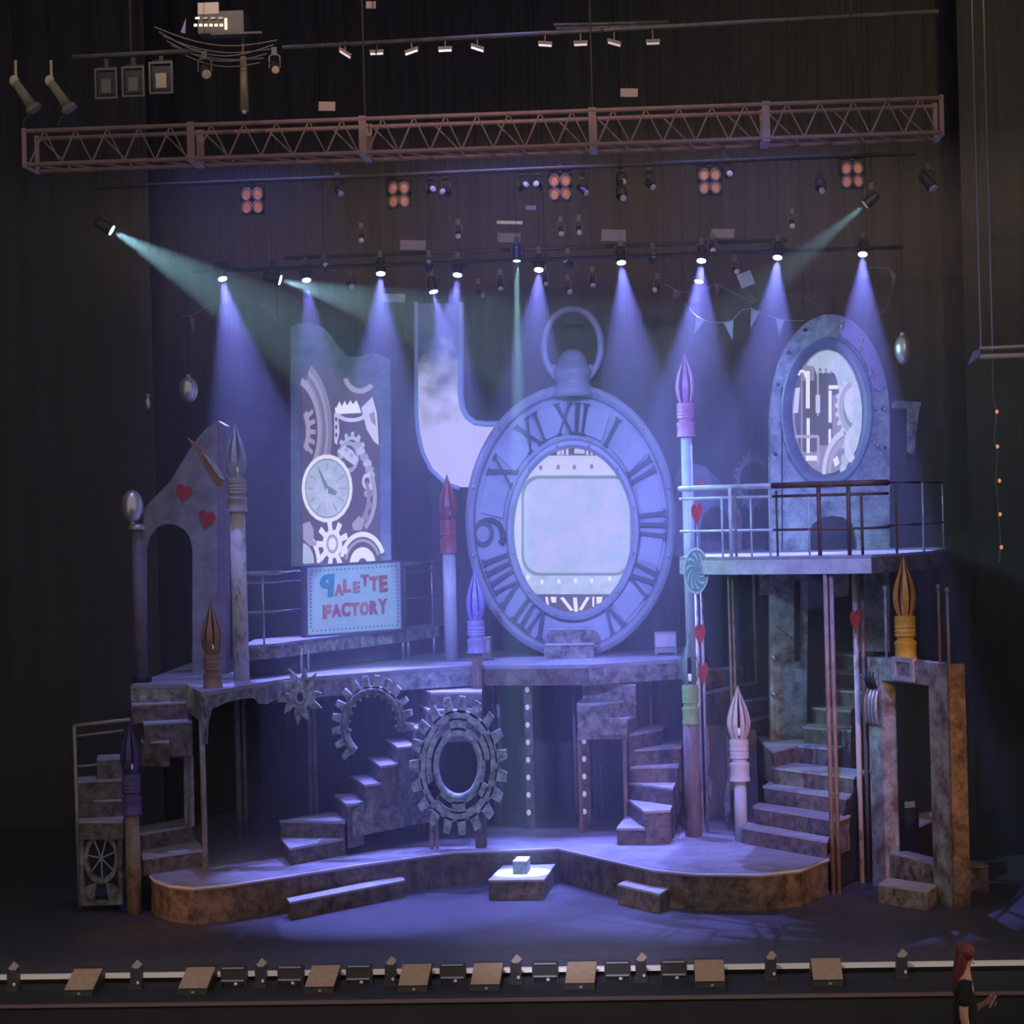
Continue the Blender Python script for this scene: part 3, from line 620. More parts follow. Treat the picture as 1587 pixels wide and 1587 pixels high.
mk('piping', B().tube([onY(x, y, YF - .05) for x, y in rp_], .045, 8), bluepipe, t, smooth=True)

for px in (650, 708): e = onY(px, 472, YF + .02); mk('hanging_wire', B().cyl(e, Vector((e.x, e.y, 14.05)), .002, n=5), wireblk, t)

# ------------------------------------------------------------------ arched tower with round screen on the right
t = T('arch_tower', 'tall patina tower with rounded top, round window ring and arched doorway', 'tower', onY(1222, 1150, YT))
arc_ = [(1287 - (93 if i <= 20 else 92) * math.cos(PI * i / 40), 655 - 168 * math.sin(PI * i / 40) ** .92) for i in range(41)]
out = [(1194, 1148)] + arc_ + [(1379, 1010), (1332, 1010), (1328, 835), (1322, 812), (1308, 802), (1290, 799), (1272, 802), (1259, 813), (1253, 835), (1250, 1148)]
towerm = mat('tower_patina', (0.46, 0.54, 0.56), (0.07, 0.10, 0.11), 3.0, 0.55, bump=0.2, lo=.36, hi=.60, detail=9)
mk('tower_body', B().prism(pol(out, YT), (0, .45, 0)), towerm, t)
navy = mat('navy_ring', (0.20, 0.24, 0.32), (0.12, 0.14, 0.2), 3, 0.45)
N = 56
prof = [(0, .0), (0, -.10), (.15, -.13), (.5, -.12), (.9, -.06), (1, -.02), (1, 0.0)]
sharp(mk('window_ring', torus_ring((1282, 638), (72, 116), (53, 95), YT, prof), navy, t))
plate = [p for p in arc_ if p[0] > 1300 and p[1] < 605] + [(1362, 606), (1352, 600), (1345, 570), (1332, 545), (1316, 528), (1303, 520)]
mk('riveted_plate', B().prism(pol(plate, YT - .05), (0, .05, 0)), mat('violet_lit_plate', (0.32, 0.26, 0.52), (0.24, 0.19, 0.40), 3, 0.35), t, label='curved plate with bolts, tinted as lit violet')  # violet light on the plate is put into its colour
for px, py in [(1306, 499), (1305, 506), (1335, 528), (1334, 540), (1353, 573), (1353, 583), (1358, 633), (1371, 634), (1360, 690), (1367, 694), (1362, 750)]:
    mk('bolt', B().ball(onY(px, py, YT - .06), .028, .03, .035, 8), steel, t, smooth=True)
for p0, p1 in [((1219, 547), (1226, 546)), ((1245, 512), (1251, 511)), ((1366, 632), (1372, 634)), ((1368, 693), (1374, 695)), ((1199, 703), (1205, 706)), ((1203, 595), (1208, 597))]:
    mk('slot', B().cyl(onY(*p0, YT - .005), onY(*p1, YT - .005), .022, n=6), black, t)
mk('seam', B().cyl(onY(1212, 600, YT), onY(1212, 860, YT), .010, n=6), black, t)
mk('slot', B().prism(pol(rrect(1231, 900, 1240, 1025, 4.4), YT - .012), (0, .02, 0)), black, t, label='long dark round-ended slot')
for py in (915, 1020, 1076): mk('bolt', B().ball(onY(1200, py, YT - .02), .04, .05, .05, 8), steel, t, smooth=True)
mk('torn_panel', B().prism(pol([(1201, 970), (1215, 980), (1230, 995), (1231, 1025), (1240, 1025), (1243, 1040), (1247, 1140), (1203, 1140), (1199, 1050)], YT - .03), (0, .03, 0)), patina, t)
# the round screen
YR = YT - .04
t = T('round_screen', 'glowing oval screen of pipes and gears set in the arched tower', 'screen', onY(1283, 733, YR))
mk('image_ground', B().prism(ell(1283, 638, 55, 97, YR, 48), (0, .03, 0)), smid, t)
YP = YR; lay[0] = 0
def rc(x0, y0, x1, y1): return [(x0, y0), (x1, y0), (x1, y1), (x0, y1)]
flat([(1233, 590), (1241, 575), (1241, 700), (1238, 690), (1232, 655)], sdark); flat(rc(1244, 590, 1268, 700), sdark)
flat(rc(1262, 570, 1300, 612), glow('screen_slate', (0.10, 0.11, 0.16), .7)); flat(rc(1262, 600, 1290, 690), sdark)
for r in ((1249, 575, 1255, 633), (1250, 648, 1255, 702), (1284, 605, 1289, 655), (1284, 665, 1288, 690), (1284, 597, 1299, 603), (1249, 706, 1270, 714)): flat(rc(*r), sbright, 'pipe_image')
flat([(1229, 640), (1233, 602), (1240, 600), (1237, 640)], swhite, 'pipe_image')
band(1243, 585, (4, 8), (9, 12), 0, 160, sbright); flat(rc(1264, 574, 1290, 578), sgrey, 'pipe_image'); flat(rc(1266, 578, 1269, 645), sgrey, 'pipe_image'); flat(rc(1264, 612, 1271, 640), swhite, 'pipe_image'); flat(rc(1232, 674, 1268, 679), sgrey, 'pipe_image'); flat(rc(1266, 676, 1270, 722), sgrey, 'pipe_image')
flat([(1250, 566), (1257, 556), (1270, 546), (1284, 543), (1298, 547), (1310, 558), (1322, 578), (1331, 602), (1336, 632), (1335, 665), (1329, 692), (1318, 714), (1306, 726), (1302, 700), (1312, 668), (1304, 650), (1297, 628), (1300, 605), (1298, 592), (1294, 580), (1288, 574), (1284, 580), (1280, 570), (1276, 580), (1271, 569), (1266, 581), (1261, 568)], smint)
egear(1326, 632, 32, 54, 22, swhite, 118, 248, .86, .66); band(1326, 632, (16, 26), (20, 33), 110, 250, sgreen); band(1326, 632, (21, 34), (26, 43), 105, 255, sgrey); band(1322, 625, (3, 5), (14, 24), 90, 270, swhite)
band(1318, 735, (38, 62), (44, 72), 105, 180, swhite); band(1318, 735, (30, 48), (36, 59), 100, 178, sgrey); band(1318, 735, (22, 36), (28, 45), 96, 165, sl1); band(1326, 690, (10, 16), (18, 30), 95, 262, swhite)
flat([(1291, 712), (1298, 706), (1301, 718), (1294, 724)], sbright); band(1310, 728, (.5, .5), (8, 12), 60, 200, smint)

# ------------------------------------------------------------------ playing-card arch flat on the left
YA = 5.9
t = T('card_arch_flat', 'mottled grey flat with an arched doorway and two red hearts', 'flat', onY(262, 1056, YA))
out = [(222, 1058), (222, 790), (234, 776), (250, 760), (265, 744), (278, 722), (292, 700), (305, 680), (320, 664), (337, 652), (337, 1058), (298, 1058), (298, 850), (294, 832), (285, 820), (271, 813), (256, 812), (242, 818), (231, 832), (226, 850), (226, 1058)]
mk('arch_panel', B().prism(pol(out, YA), (0, .08, 0)), mat('mottled_card', (0.36, 0.37, 0.38), (0.17, 0.17, 0.18), 3, 0.7, bump=0.05), t)
mk('edge_board', B().prism(pol([(337, 652), (350, 660), (350, 1058), (337, 1058)], YA + .02), (0, .3, 0)), mat('mauve_board', (0.26, 0.22, 0.28), (0.18, 0.15, 0.2), 3, 0.7), t)
def heartpts(cx, cy_2, rx, ry, rot=0.0, n=28):
    p = []
    for i in range(n):
        a = 2 * PI * i / n
        x = (16 * math.sin(a) ** 3) / 16; y = (13 * math.cos(a) - 5 * math.cos(2 * a) - 2 * math.cos(3 * a) - math.cos(4 * a)) / 15
        xx = x * math.cos(rot) - y * math.sin(rot) * .8; yy = x * math.sin(rot) + y * math.cos(rot)
        p.append((cx + rx * xx, cy_2 - ry * (yy + .1)))
    return p
for px, py in ((285, 765), (320, 805)):
    mk('heart', B().prism(pol(heartpts(px, py, 13, 15, -.25), YA - .015), (0, .015, 0)), redheart, t, label='red painted heart')
mk('dark_disc_flat', B().prism(ell(420, 760, 115, 138, 10.6, 40, 0, PI) + [Vector((onY(305, 760, 10.6).x, 10.6, 0)), Vector((onY(535, 760, 10.6).x, 10.6, 0))], (0, .08, 0)), darkflat, label='big dark round-topped flat behind the card arch', cat='flat')  # dark round-topped scenery flat reaching the floor
# mirrored balls
def mball(px, py, rx, ry, Y, label, post=None):
    k = 1 / ppm(Y); q = onY(px, py, Y)
    t = T('mirror_ball', label, 'ball', q - Vector((0, 0, ry * k)))
    mk('ball', B().ball(q, rx * k, rx * k * 1.2, ry * k, 24), chrome, t, smooth=True)
    mk('cap', B().lathe([(.035, 0), (.04, .02), (.03, .05), (.01, .055)], q + Vector((0, 0, ry * k - .015)) if post is None else q - Vector((0, 0, ry * k + .03)), 10), steel, t, smooth=True)
    if post is None: mk('wire', B().cyl(q + Vector((0, 0, ry * k)), Vector((q.x, q.y, 14.05)), .002, n=6), wireblk, t)
    return q
q = mball(205, 785, 17, 26, 4.75, 'silver ball standing on the tall dark post beside the card arch', post=1)
pt = T('ball_post', 'tall dark mauve post topped by a silver ball', 'post', (q.x + .04, 4.75, DZ))
mk('shaft', B().cyl((q.x + .06, 4.75, DZ - .05), (q.x + .06, 4.75, q.z - 26 / ppm(4.75) - .05), .085, .075, 16), mat('mauve_post', (0.20, 0.16, 0.19), (0.13, 0.10, 0.12), 4, 0.6), pt, smooth=True)
mk('collar', B().lathe([(.1, 0), (.11, .02), (.1, .06), (.05, .08)], (q.x + .05, 4.75, q.z - 26 / ppm(4.75) - .09), 14), steel, pt, smooth=True)
mk('base', B().lathe([(.13, 0), (.13, .06), (.1, .1), (.085, .12)], (q.x + .06, 4.75, DZ), 14), black, pt)
mball(292, 604, 15, 20, 6.3, 'silver ball hanging in the dark above the card arch')
mball(1400, 542, 14, 23, 7.2, 'copper-tinted silver ball hanging beside the arched tower')
mball(229, 624, 4, 10, 7.2, 'tiny dim hanging ball far beyond the card arch')

# ------------------------------------------------------------------ cage paintbrushes
def brush(label, cx, ytip, yf0, yf1, hw, hwf, ybase, hwp, Y, tip, fer, pole, zbase=None, nsl=8, wsl=.30, bulb=True, phase=0.0):
    k = 1 / ppm(Y); q = onY(cx, (ytip + yf1) / 2, Y); X = q.x
    zt, z0, z1 = onY(cx, ytip, Y).z, onY(cx, yf0, Y).z, onY(cx, yf1, Y).z
    zb = onY(cx, ybase, Y).z if zbase is None else zbase
    t = T('cage_brush', label, 'paintbrush', (X, Y, min(zb, z1)))
    H = zt - z0
    def rad(s):
        P = [(0, .62), (.12, .86), (.28, 1.0), (.42, .95), (.58, .74), (.74, .45), (.88, .19), (1, .02)]
        for i in range(len(P) - 1):
            if P[i][0] <= s <= P[i + 1][0]:
                u = (s - P[i][0]) / (P[i + 1][0] - P[i][0]); return hw * k * (P[i][1] + (P[i + 1][1] - P[i][1]) * u)
        return .002
    for j in range(nsl):
        a = phase + 2 * PI * j / nsl; vs = []; fs = []; M = 14
        for i in range(M + 1):
            s = i / M; r = rad(s); wa = wsl * (1 - .2 * s)
            for rr in (r, r * .86):
                for da in (-wa, wa):
                    vs.append((X + rr * math.cos(a + da), Y + rr * math.sin(a + da), z0 + H * s))
        for i in range(M):
            o = i * 4; p = o + 4
            fs += [(o, o + 1, p + 1, p), (o + 2, p + 2, p + 3, o + 3), (o, p, p + 2, o + 2), (o + 1, o + 3, p + 3, p + 1)]
        fs += [(0, 2, 3, 1), (4 * M, 4 * M + 1, 4 * M + 3, 4 * M + 2)]
        mk('bristle_slat', B().add(vs, fs), tip, t, smooth=False)
    if bulb: mk('bulb', B().ball((X, Y - hw * k * .35, z0 + H * .15), 4.2 * k, 4.2 * k, 6 * k, 10), bulbm, t, smooth=True)
    h = z0 - z1; f = hwf * k
    prof = [(.86, 0), (1.06, .0), (1.06, .06), (.98, .10), (.98, .32), (1.04, .36), (1.04, .42), (.80, .46), (.80, .52), (1.0, .56), (.94, .62), (1.0, .66), (.93, .72), (1.0, .76), (.93, .82), (1.0, .88), (.96, 1.0), (.6, 1.02)]
    sharp(mk('ferrule', B().lathe([(r * f, s * h) for r, s in prof], (X, Y, z1), 24), fer, t))
    if zb < z1 - .02: mk('handle', B().cyl((X, Y, zb), (X, Y, z1 + .03), hwp * k * 1.05, hwp * k, 16), pole, t, smooth=True)
    return t, X
def paint(n, c, c2=None): return mat(n, c, c2 or tuple(v * .7 for v in c), 5, 0.45)
paleblue = paint('pale_blue_slat', (.52, .56, .62)); pearl = paint('pearl_ferrule', (.50, .48, .50))
brush('pale blue cage brush on a peeling birch-like pole beside the card arch', 366, 655, 741, 793, 17, 15.5, 1055, 12, 4.7, paleblue, pearl, whitepole, zbase=DZ, nsl=6, phase=.5)
brown = paint('brown_slat', (.34, .19, .15)); brownf = paint('brown_ferrule', (.33, .22, .20))
brush('brown cage brush standing on the scalloped deck corner', 328, 930, 1015, 1066, 17, 14.5, 1070, 12, 3.55, brown, brownf, rustpole, zbase=DZ)
red = paint('red_slat', (.30, .05, .06)); redf = paint('red_ferrule', (.42, .07, .08))
brush('dark red cage brush on a pale pole between the sign and the clock', 694, 735, 806, 858, 15, 13, 1022, 10, 7.85, red, redf, mat('pale_pole', (.55, .58, .58), (.42, .46, .48), 5, .5), zbase=DZ)
viol = paint('violet_slat', (.30, .26, .62)); violf = paint('violet_ferrule', (.42, .36, .62))
brush('violet-blue cage brush on a post in front of the clock face', 737, 880, 962, 1012, 15, 14, 1075, 8, 6.45, viol, violf, rustpole, zbase=PZ + .215 * 9 - .01)
pink = paint('pink_slat', (.62, .22, .50)); pinkf = paint('pink_ferrule', (.55, .22, .38))
brush('tall pink cage brush rising past the end of the high balcony', 1062, 547, 625, 677, 15.5, 14, 1018, 8.5, 7.3, pink, pinkf, mat('pale_pole', ()), zbase=DZ, nsl=6, phase=.52)
green = paint('grey_green_slat', (.20, .27, .25)); greenf = paint('mint_ferrule', (.36, .58, .26))
brush('grey-green cage brush with mint ferrule on a thick weathered pole', 1069, 980, 1062, 1122, 15, 13, 1300, 12.5, 5.9, green, greenf, mat('weathered_pole', (.34, .28, .28), (.14, .10, .10), 4, .6, bump=.2, stretch=(1, 1, .3)), zbase=PZ, nsl=6)
white = paint('cream_slat', (.72, .58, .52), (.62, .5, .46)); whitef = paint('cream_ferrule', (.70, .66, .64), (.6, .56, .55))
brush('cream white cage brush standing in front of the wide stair', 1145, 1062, 1146, 1210, 18.5, 15, 1305, 9.5, 5.35, white, whitef, mat('pale_pole', ()), zbase=PZ, nsl=10, wsl=.20)
yel = paint('amber_slat', (.75, .33, .05)); yelf = paint('yellow_ferrule', (.72, .42, .04))
purp = paint('purple_slat', (.10, .07, .20)); purpf = paint('purple_ferrule', (.14, .10, .28))
brush('dark purple cage brush on a rust-brown pole by the pipe-railed stair', 203, 1118, 1200, 1262, 17, 15, 1412, 11.5, 3.3, purp, purpf, rustpole, zbase=0)
# fallen pointed slat leaning from the pale blue brush
lt = T('leaning_nib', 'long red-brown pointed nib leaning off the pale blue brush', 'nib', onY(346, 745, 4.5))
mk('nib_blade', B().prism(pol([(289, 678), (306, 690), (324, 705), (338, 726), (347, 744), (342, 755), (335, 752), (322, 735), (310, 712), (303, 697)], 4.6), (0, .10, 0)), brown, lt)
mk('nib_edge', B().prism(pol([(313, 700), (332, 716), (348, 744), (342, 742), (328, 724)], 4.57), (0, .03, 0)), paleblue, lt, label='pale blue edge strip')

# ------------------------------------------------------------------ gears
def gear(name, label, cx, cy_2, rx, ry, n, Y, th, mt, hole, root=.82, a0=0.0, a1=2 * PI, windows=None, jitter=0.0, hub=None):
    t = T(name, label, 'gear', onY(cx, cy_2 + ry, Y)); full = abs(a1 - a0 - 2 * PI) < 1e-6
    def E(r, a, Yy=Y): return onY(cx + rx * r * math.cos(a), cy_2 - ry * r * math.sin(a), Yy)
    M = n * 4; A = [a0 + (a1 - a0) * i / M for i in range(M if full else M + 1)]
    inner = windows[1] if windows else hole
    o1 = [E(root, a) for a in A]; i1 = [E(inner, a) for a in A]
    if full: mk('gear_rim', B().ring(o1, i1, (0, th, 0)), mt, t)
    else: mk('gear_rim', B().prism(o1 + i1[::-1], (0, th, 0)), mt, t)
    st = (a1 - a0) / n
    for k in range(n):
        a = a0 + (k + .5) * st; w1, w2 = st * .36, st * .24
        mk('tooth', B().prism([E(root - .03, a - w1), E(.93, a - w2), E(1.0, a - w2 * .8), E(1.0, a + w2 * .8), E(.93, a + w2), E(root - .03, a + w1)], (0, th, 0)), mt, t)
    if windows:
        r0, r1, webs = windows
        mk('gear_hub', B().ring([E(r0, a) for a in A], [E(hole, a) for a in A], (0, th, 0)), mt, t)
        sharp(mk('hub_ring', B().tube([E(hole + .04, a, Y - .005) for a in A], .035, 8, closed=True), mt, t))
        for (c_, w_) in webs:
            P = [E(r0 - .03, c_ + w_ * s) for s in (-1, 0, 1)] + [E(r1 + .03, c_ + w_ * s) for s in (1, 0, -1)]
            mk('web', B().prism(P, (0, th, 0)), mt, t)
    return t, E
gpat = mat('gear_patina', (0.48, 0.58, 0.55), (0.07, 0.08, 0.075), 8, 0.6, bump=0.5, lo=.36, hi=.58, detail=9)
D = math.radians
t, E = gear('large_gear', 'large verdigris cogwheel standing on the platform before the stair', 710, 1187, 76, 108, 19, 5.05, .12, gpat, .41, .80, windows=(.55, .66, [(D(90), .28), (D(25), .30), (D(-35), .16), (D(-90), .22), (D(-145), .2), (D(160), .55), (D(210), .3)]))
for px in (668, 676): mk('support', B().cyl(onY(px, 1255, 5.2), Vector((onY(px, 1255, 5.2).x, 5.2, PZ)), .025), deckpost, t)
mk('support', B().box((onY(745, 1280, 5.25).x, 5.25, .70), (.14, .12, .54)), stepside, t)
t, E = gear('ring_gear', 'dim grey ring cog with toothed inner edge on the deck edge', 577, 1123, 63, 76, 14, 4.95, .12, gpat, .62, .78, D(-12), D(232))
for k in range(12):
    a = D(-5 + 18 * k); mk('inner_tooth', B().prism([E(.64, a - .07), E(.55, a - .03), E(.55, a + .03), E(.64, a + .07)], (0, .1, 0)), gpat, t)
mk('inner_ring', B().tube([E(.70, D(-10 + 238 * i / 40), 4.93) for i in range(41)], .03, 8), patina_brown, t, smooth=True)
# flower-shaped cog
Yp = 4.6
t = T('flower_cog', 'dull flower-shaped cog with pointed petals and round hub', 'gear', onY(465, 1128, Yp))
for k in range(10):
    a = 2 * PI * k / 10 + .12 * (k % 2); R_ = 1.0 if k % 2 else .9
    f = lambda r, d: onY(465 + 37 * r * math.cos(a + d), 1078 - 48 * r * math.sin(a + d), Yp + .02 * (k % 2))
    mk('petal', B().prism([f(.28, -.3), f(.62, -.24), f(R_ * .98, -.02 + .09), f(R_, .09), f(.62, .24), f(.28, .3)], (0, .05, 0)), gpat, t)
mk('hub_plate', B().prism(ell(465, 1078, 17, 21, Yp - .01, 24), (0, .06, 0)), gpat, t)
mk('hub_ring', B().tube(ell(465, 1081, 7, 9.5, Yp - .03, 20), .025, 8, closed=True), patina, t, smooth=True)
mk('hub_hole', B().prism(ell(465, 1081, 4, 6, Yp - .04, 16), (0, .04, 0)), black, t)
t, E = gear('far_gear', 'faint toothed ring behind the balcony railing', 1168, 745, 32, 46, 22, 9.0, .08, mat('faint_gear', (.16, .15, .18), (.08, .08, .09), 4, .7), .66, .84)
e = onY(1168, 788, 9.1); mk('stand', B().cyl(e, Vector((e.x, e.y, UZ - .01)), .03, n=6), black, t)
# dark house shapes behind the balcony
t = T('round_house_flat', 'dim round-topped house flat with a dark arch behind the balcony rail', 'flat', onY(1100, 862, 9.9))
mk('house_panel', B().prism(pol([(1046, 862), (1046, 740), (1056, 722), (1074, 717), (1094, 724), (1112, 742), (1135, 770), (1150, 800), (1150, 862), (1131, 862), (1131, 812), (1126, 796), (1114, 786), (1102, 786), (1090, 796), (1086, 812), (1086, 862)], 9.9), (0, .08, 0)), mat('dim_house', (.24, .22, .28), (.14, .13, .17), 3, .7), t)
for px in (1050, 1145): e = onY(px, 860, 9.95); mk('brace', B().cyl(e, Vector((e.x, e.y, 0)), .03, n=6), black, t)
mk('heart', B().prism(pol(heartpts(1086, 752, 9, 10, .3), 9.88), (0, .02, 0)), redheart, t)
# hearts wired to the posts
for px, py, Y, lb in ((1080, 797, udY(1080).y + .04, 'red heart on a short stem behind the pale balcony rail'), (1085, 985, 6.185, 'red heart on the chipped post just above the green brush tip'), (1089, 1044, 6.205, 'red heart on the chipped post level with the green brush bulb'), (1326, 962, 4.625, 'red heart on the chipped post beside the wide stair')):
    th = T('red_heart', lb, 'heart', onY(px, py + 17, Y))
    mk('heart_plate', B().prism(pol(heartpts(px, py, 8.5, 19, .1), Y), (0, .04, 0)), redheart, th)
    mk('clip', B().box(onY(px, py, Y + .05), (.03, .04, .06)), steel, th)
    if py < 800: e = onY(px, py, Y + .055); mk('stem', B().cyl(Vector((e.x, e.y, UZ - .01)), e + Vector((0, 0, .1)), .012, n=6), steel, th)
# swirl lollipop disc
Y = udY(1079).y - .13
t = T('swirl_disc', 'round mint swirl lollipop disc on the end of the high balcony', 'disc', onY(1079, 921, Y))
mk('disc', B().prism(ell(1079, 885, 19.5, 36, Y, 40), (0, .05, 0)), mat('mint_dark', (.20, .40, .28), (.15, .32, .22), 4, .5), t)
mk('rim', B().ring(ell(1079, 885, 19.5, 36, Y - .02, 40), ell(1079, 885, 17.3, 32.5, Y - .02, 40), (0, .07, 0)), mat('mint_pale', (.60, .74, .56), (.5, .62, .46), 4, .5), t)
for k in range(10):
    L1 = []; L2 = []
    for i in range(9):
        s = .10 + .76 * i / 8; a = k * 2 * PI / 10 + 1.3 * s; w_ = .30 * s * (1 - .25 * s) + .03
        L1.append(onY(1079 + 18.5 * s * math.cos(a), 885 - 34 * s * math.sin(a), Y - .012)); L2.append(onY(1079 + 18.5 * s * math.cos(a + w_), 885 - 34 * s * math.sin(a + w_), Y - .012))
    mk('swirl', B().prism(L1 + L2[::-1], (0, .012, 0)), mat('mint_pale', ()), t)

# ------------------------------------------------------------------ sign balcony
BZ = 3.10
t = T('sign_balcony', 'narrow railed balcony carrying the lettered sign above the long deck', 'balcony', (-2.6, 6.4, DZ))
bpx = [(375, 1001), (430, 997), (475, 991), (560, 982), (625, 974), (680, 967)]
bp = [onZ(x, y, BZ) for x, y in bpx]
mk('deck_top', B().prism(bp + [bp[-1] + Vector((.1, .6, 0)), bp[0] + Vector((-.1, 1.5, 0))], (0, 0, -.03)), decktop, t)
for i in range(len(bp) - 1):
    a, c = bp[i], bp[i + 1]
    mk('fascia_panel', B().prism([a + Vector((0, .01, -.02)), c + Vector((0, .01, -.02)), c + Vector((0, .06, -.02)), a + Vector((0, .06, -.02))], (0, 0, -.17)), (patina_brown if i < 3 else patina), t)
def bY(px):
    for i in range(len(bpx) - 1):
        if bpx[i][0] <= px <= bpx[i + 1][0]: return lerp(bp[i], bp[i + 1], (px - bpx[i][0]) / (bpx[i + 1][0] - bpx[i][0])) + Vector((0, .06, 0))
    return bp[-1] + Vector((0, .06, 0))
railm = mat('dim_rail', (.42, .40, .42), (.26, .24, .26), 6, .5)
for h, r in ((.90, .028), (.78, .014), (.41, .014)):
    mk('rail', B().tube([bY(x) + Vector((0, 0, h)) for x in (376, 430, 475, 560, 625, 679)], r, 8), railm, t, smooth=True)
for px in (408, 628, 670): mk('baluster', B().cyl(bY(px), bY(px) + Vector((0, 0, .9)), .014, n=8), steel, t, smooth=True)
for px in (464, 475, 623, 631, 671):
    q = bY(px); mk('leg', B().cyl((q.x, q.y, DZ - .03), (q.x, q.y, BZ - .1), .024, n=8), steel, t, smooth=True)
mk('back_box', B().prism([v + Vector((0, .5, -.03)) for v in bp] + [bp[-1] + Vector((0, .6, -.03)), bp[0] + Vector((0, .7, -.03))], (0, 0, -(BZ - DZ) + .04)), darkflat, t)

# ------------------------------------------------------------------ lettered sign
ra, rb = bY(474), bY(623)
bulge = max((lerp(ra, rb, i / 20).y + (bY(474 + 149 * i / 20).x - lerp(ra, rb, i / 20).x) * (rb.y - ra.y) / (rb.x - ra.x)) - bY(474 + 149 * i / 20).y for i in range(21))
A_, B_ = ra + Vector((0, -bulge - .10, 0)), rb + Vector((0, -bulge - .10, 0))
c00, c10, c11, c01 = onY(473.5, 987, A_.y), onY(624.5, 976, B_.y), onY(622.5, 868.5, B_.y), onY(472, 877.5, A_.y)
nrm = (c10 - c00).cross(c01 - c00).normalized()
if nrm.y > 0: nrm = -nrm
def SG(u, v, d=0.0): return (c00 * (1 - u) + c10 * u) * (1 - v) + (c01 * (1 - u) + c11 * u) * v + nrm * d
t = T('lettered_sign', 'pale mint sign board lettered PALETTE FACTORY hung on the balcony rail', 'sign', (c00 + c10) / 2)
signm = mat('mint_sign_paint', (.72, .86, .82), (.64, .78, .76), 3, .55)
mk('board', B().prism([SG(0, 0), SG(1, 0), SG(1, 1), SG(0, 1)], -nrm * .05), signm, t)
mk('frame', B().ring([SG(-.012, -.012, .01), SG(1.012, -.012, .01), SG(1.012, 1.012, .01), SG(-.012, 1.012, .01)], [SG(.018, .02, .01), SG(.982, .02, .01), SG(.982, .98, .01), SG(.018, .98, .01)], -nrm * .06), mat('sign_frame', (.10, .11, .14), rough=.6), t)
stitch = mat('sign_stitch', (.20, .36, .36), rough=.6)
b = B()
for i in range(22):
    u = .07 + .86 * i / 21
    for v in (.075, .925): b.prism([SG(u - .008, v - .012, .004), SG(u + .006, v - .012, .004), SG(u + .010, v + .012, .004), SG(u - .004, v + .012, .004)], -nrm * .004)
for i in range(14):
    v = .13 + .74 * i / 13
    for u in (.055, .945): b.prism([SG(u - .008, v - .012, .004), SG(u + .008, v - .008, .004), SG(u + .008, v + .012, .004), SG(u - .008, v + .008, .004)], -nrm * .004)
so = mk('stitching', b, stitch, t, kind='stuff')
for u in (.06, .5, .94):                        # hooks reaching back to the hand rail
    e = SG(u, .88, -.03); r_ = min((bY(474 + 149 * i / 40) + Vector((0, 0, .90)) for i in range(41)), key=lambda w_: abs(w_.x - e.x)); mk('hook', B().tube([e, Vector((e.x, (e.y + r_.y) / 2, r_.z + .02)), r_], .012, 6), steel, t)
def letter(ch, u, v, wu, hv, mt, flip=False, tilt=0.0):
    cu = bpy.data.curves.new('tmp', 'FONT'); cu.body = ch; cu.offset = .045; cu.resolution_u = 3
    to = bpy.data.objects.new('tmp', cu); COL.objects.link(to); dg = bpy.context.evaluated_depsgraph_get()
    me = to.evaluated_get(dg).to_mesh(); vs = [q.co.copy() for q in me.vertices]; fs = [tuple(p.vertices) for p in me.polygons]
    to.evaluated_get(dg).to_mesh_clear(); bpy.data.objects.remove(to)
    x0, x1 = min(q.x for q in vs), max(q.x for q in vs); y0, y1 = min(q.y for q in vs), max(q.y for q in vs)
    W = []
    for q in vs:
        a = (q.x - x0) / (x1 - x0); c = (q.y - y0) / (y1 - y0)
        if flip: a = 1 - a
        W.append(SG(u + wu * (a + tilt * (c - .5)), v + hv * c, .012))
    n = len(W); b = B().add(W + [q - nrm * .011 for q in W], fs + [tuple(i + n for i in reversed(f)) for f in fs])
    from collections import Counter
    ec = Counter()
    for f in fs:
        for i in range(len(f)): ec[frozenset((f[i], f[(i + 1) % len(f)]))] += 1
    b.f += [(i, j, j + n, i + n) for i, j in (tuple(e) for e, c in ec.items() if c == 1)]
    mk('letter', b, mt, t)
tealL = mat('teal_letter', (.04, .30, .38), (.10, .42, .48), 9, .5); coral = mat('coral_letter', (.72, .20, .14), (.70, .48, .46), 9, .5, stretch=(1, 1, 3), lo=.30, hi=.5); redL = mat('red_letter', (.50, .10, .14), (.62, .22, .20), 9, .5)
letter('P', .14, .545, .14, .325, tealL, flip=True, tilt=.12)
for ch, u, v, wu, hv, mt in (('A', .285, .555, .09, .165, coral), ('L', .375, .595, .075, .185, coral), ('E', .475, .575, .07, .165, coral), ('T', .555, .665, .085, .165, redL), ('T', .645, .585, .095, .21, coral), ('E', .75, .565, .085, .24, redL),
                             ('F', .17, .235, .08, .20, coral), ('A', .255, .25, .095, .19, redL), ('C', .355, .25, .085, .20, redL), ('T', .445, .25, .09, .19, coral), ('O', .54, .25, .095, .19, coral), ('R', .645, .25, .085, .20, redL), ('Y', .735, .25, .095, .22, redL)):
    letter(ch, u, v, wu, hv, mt)

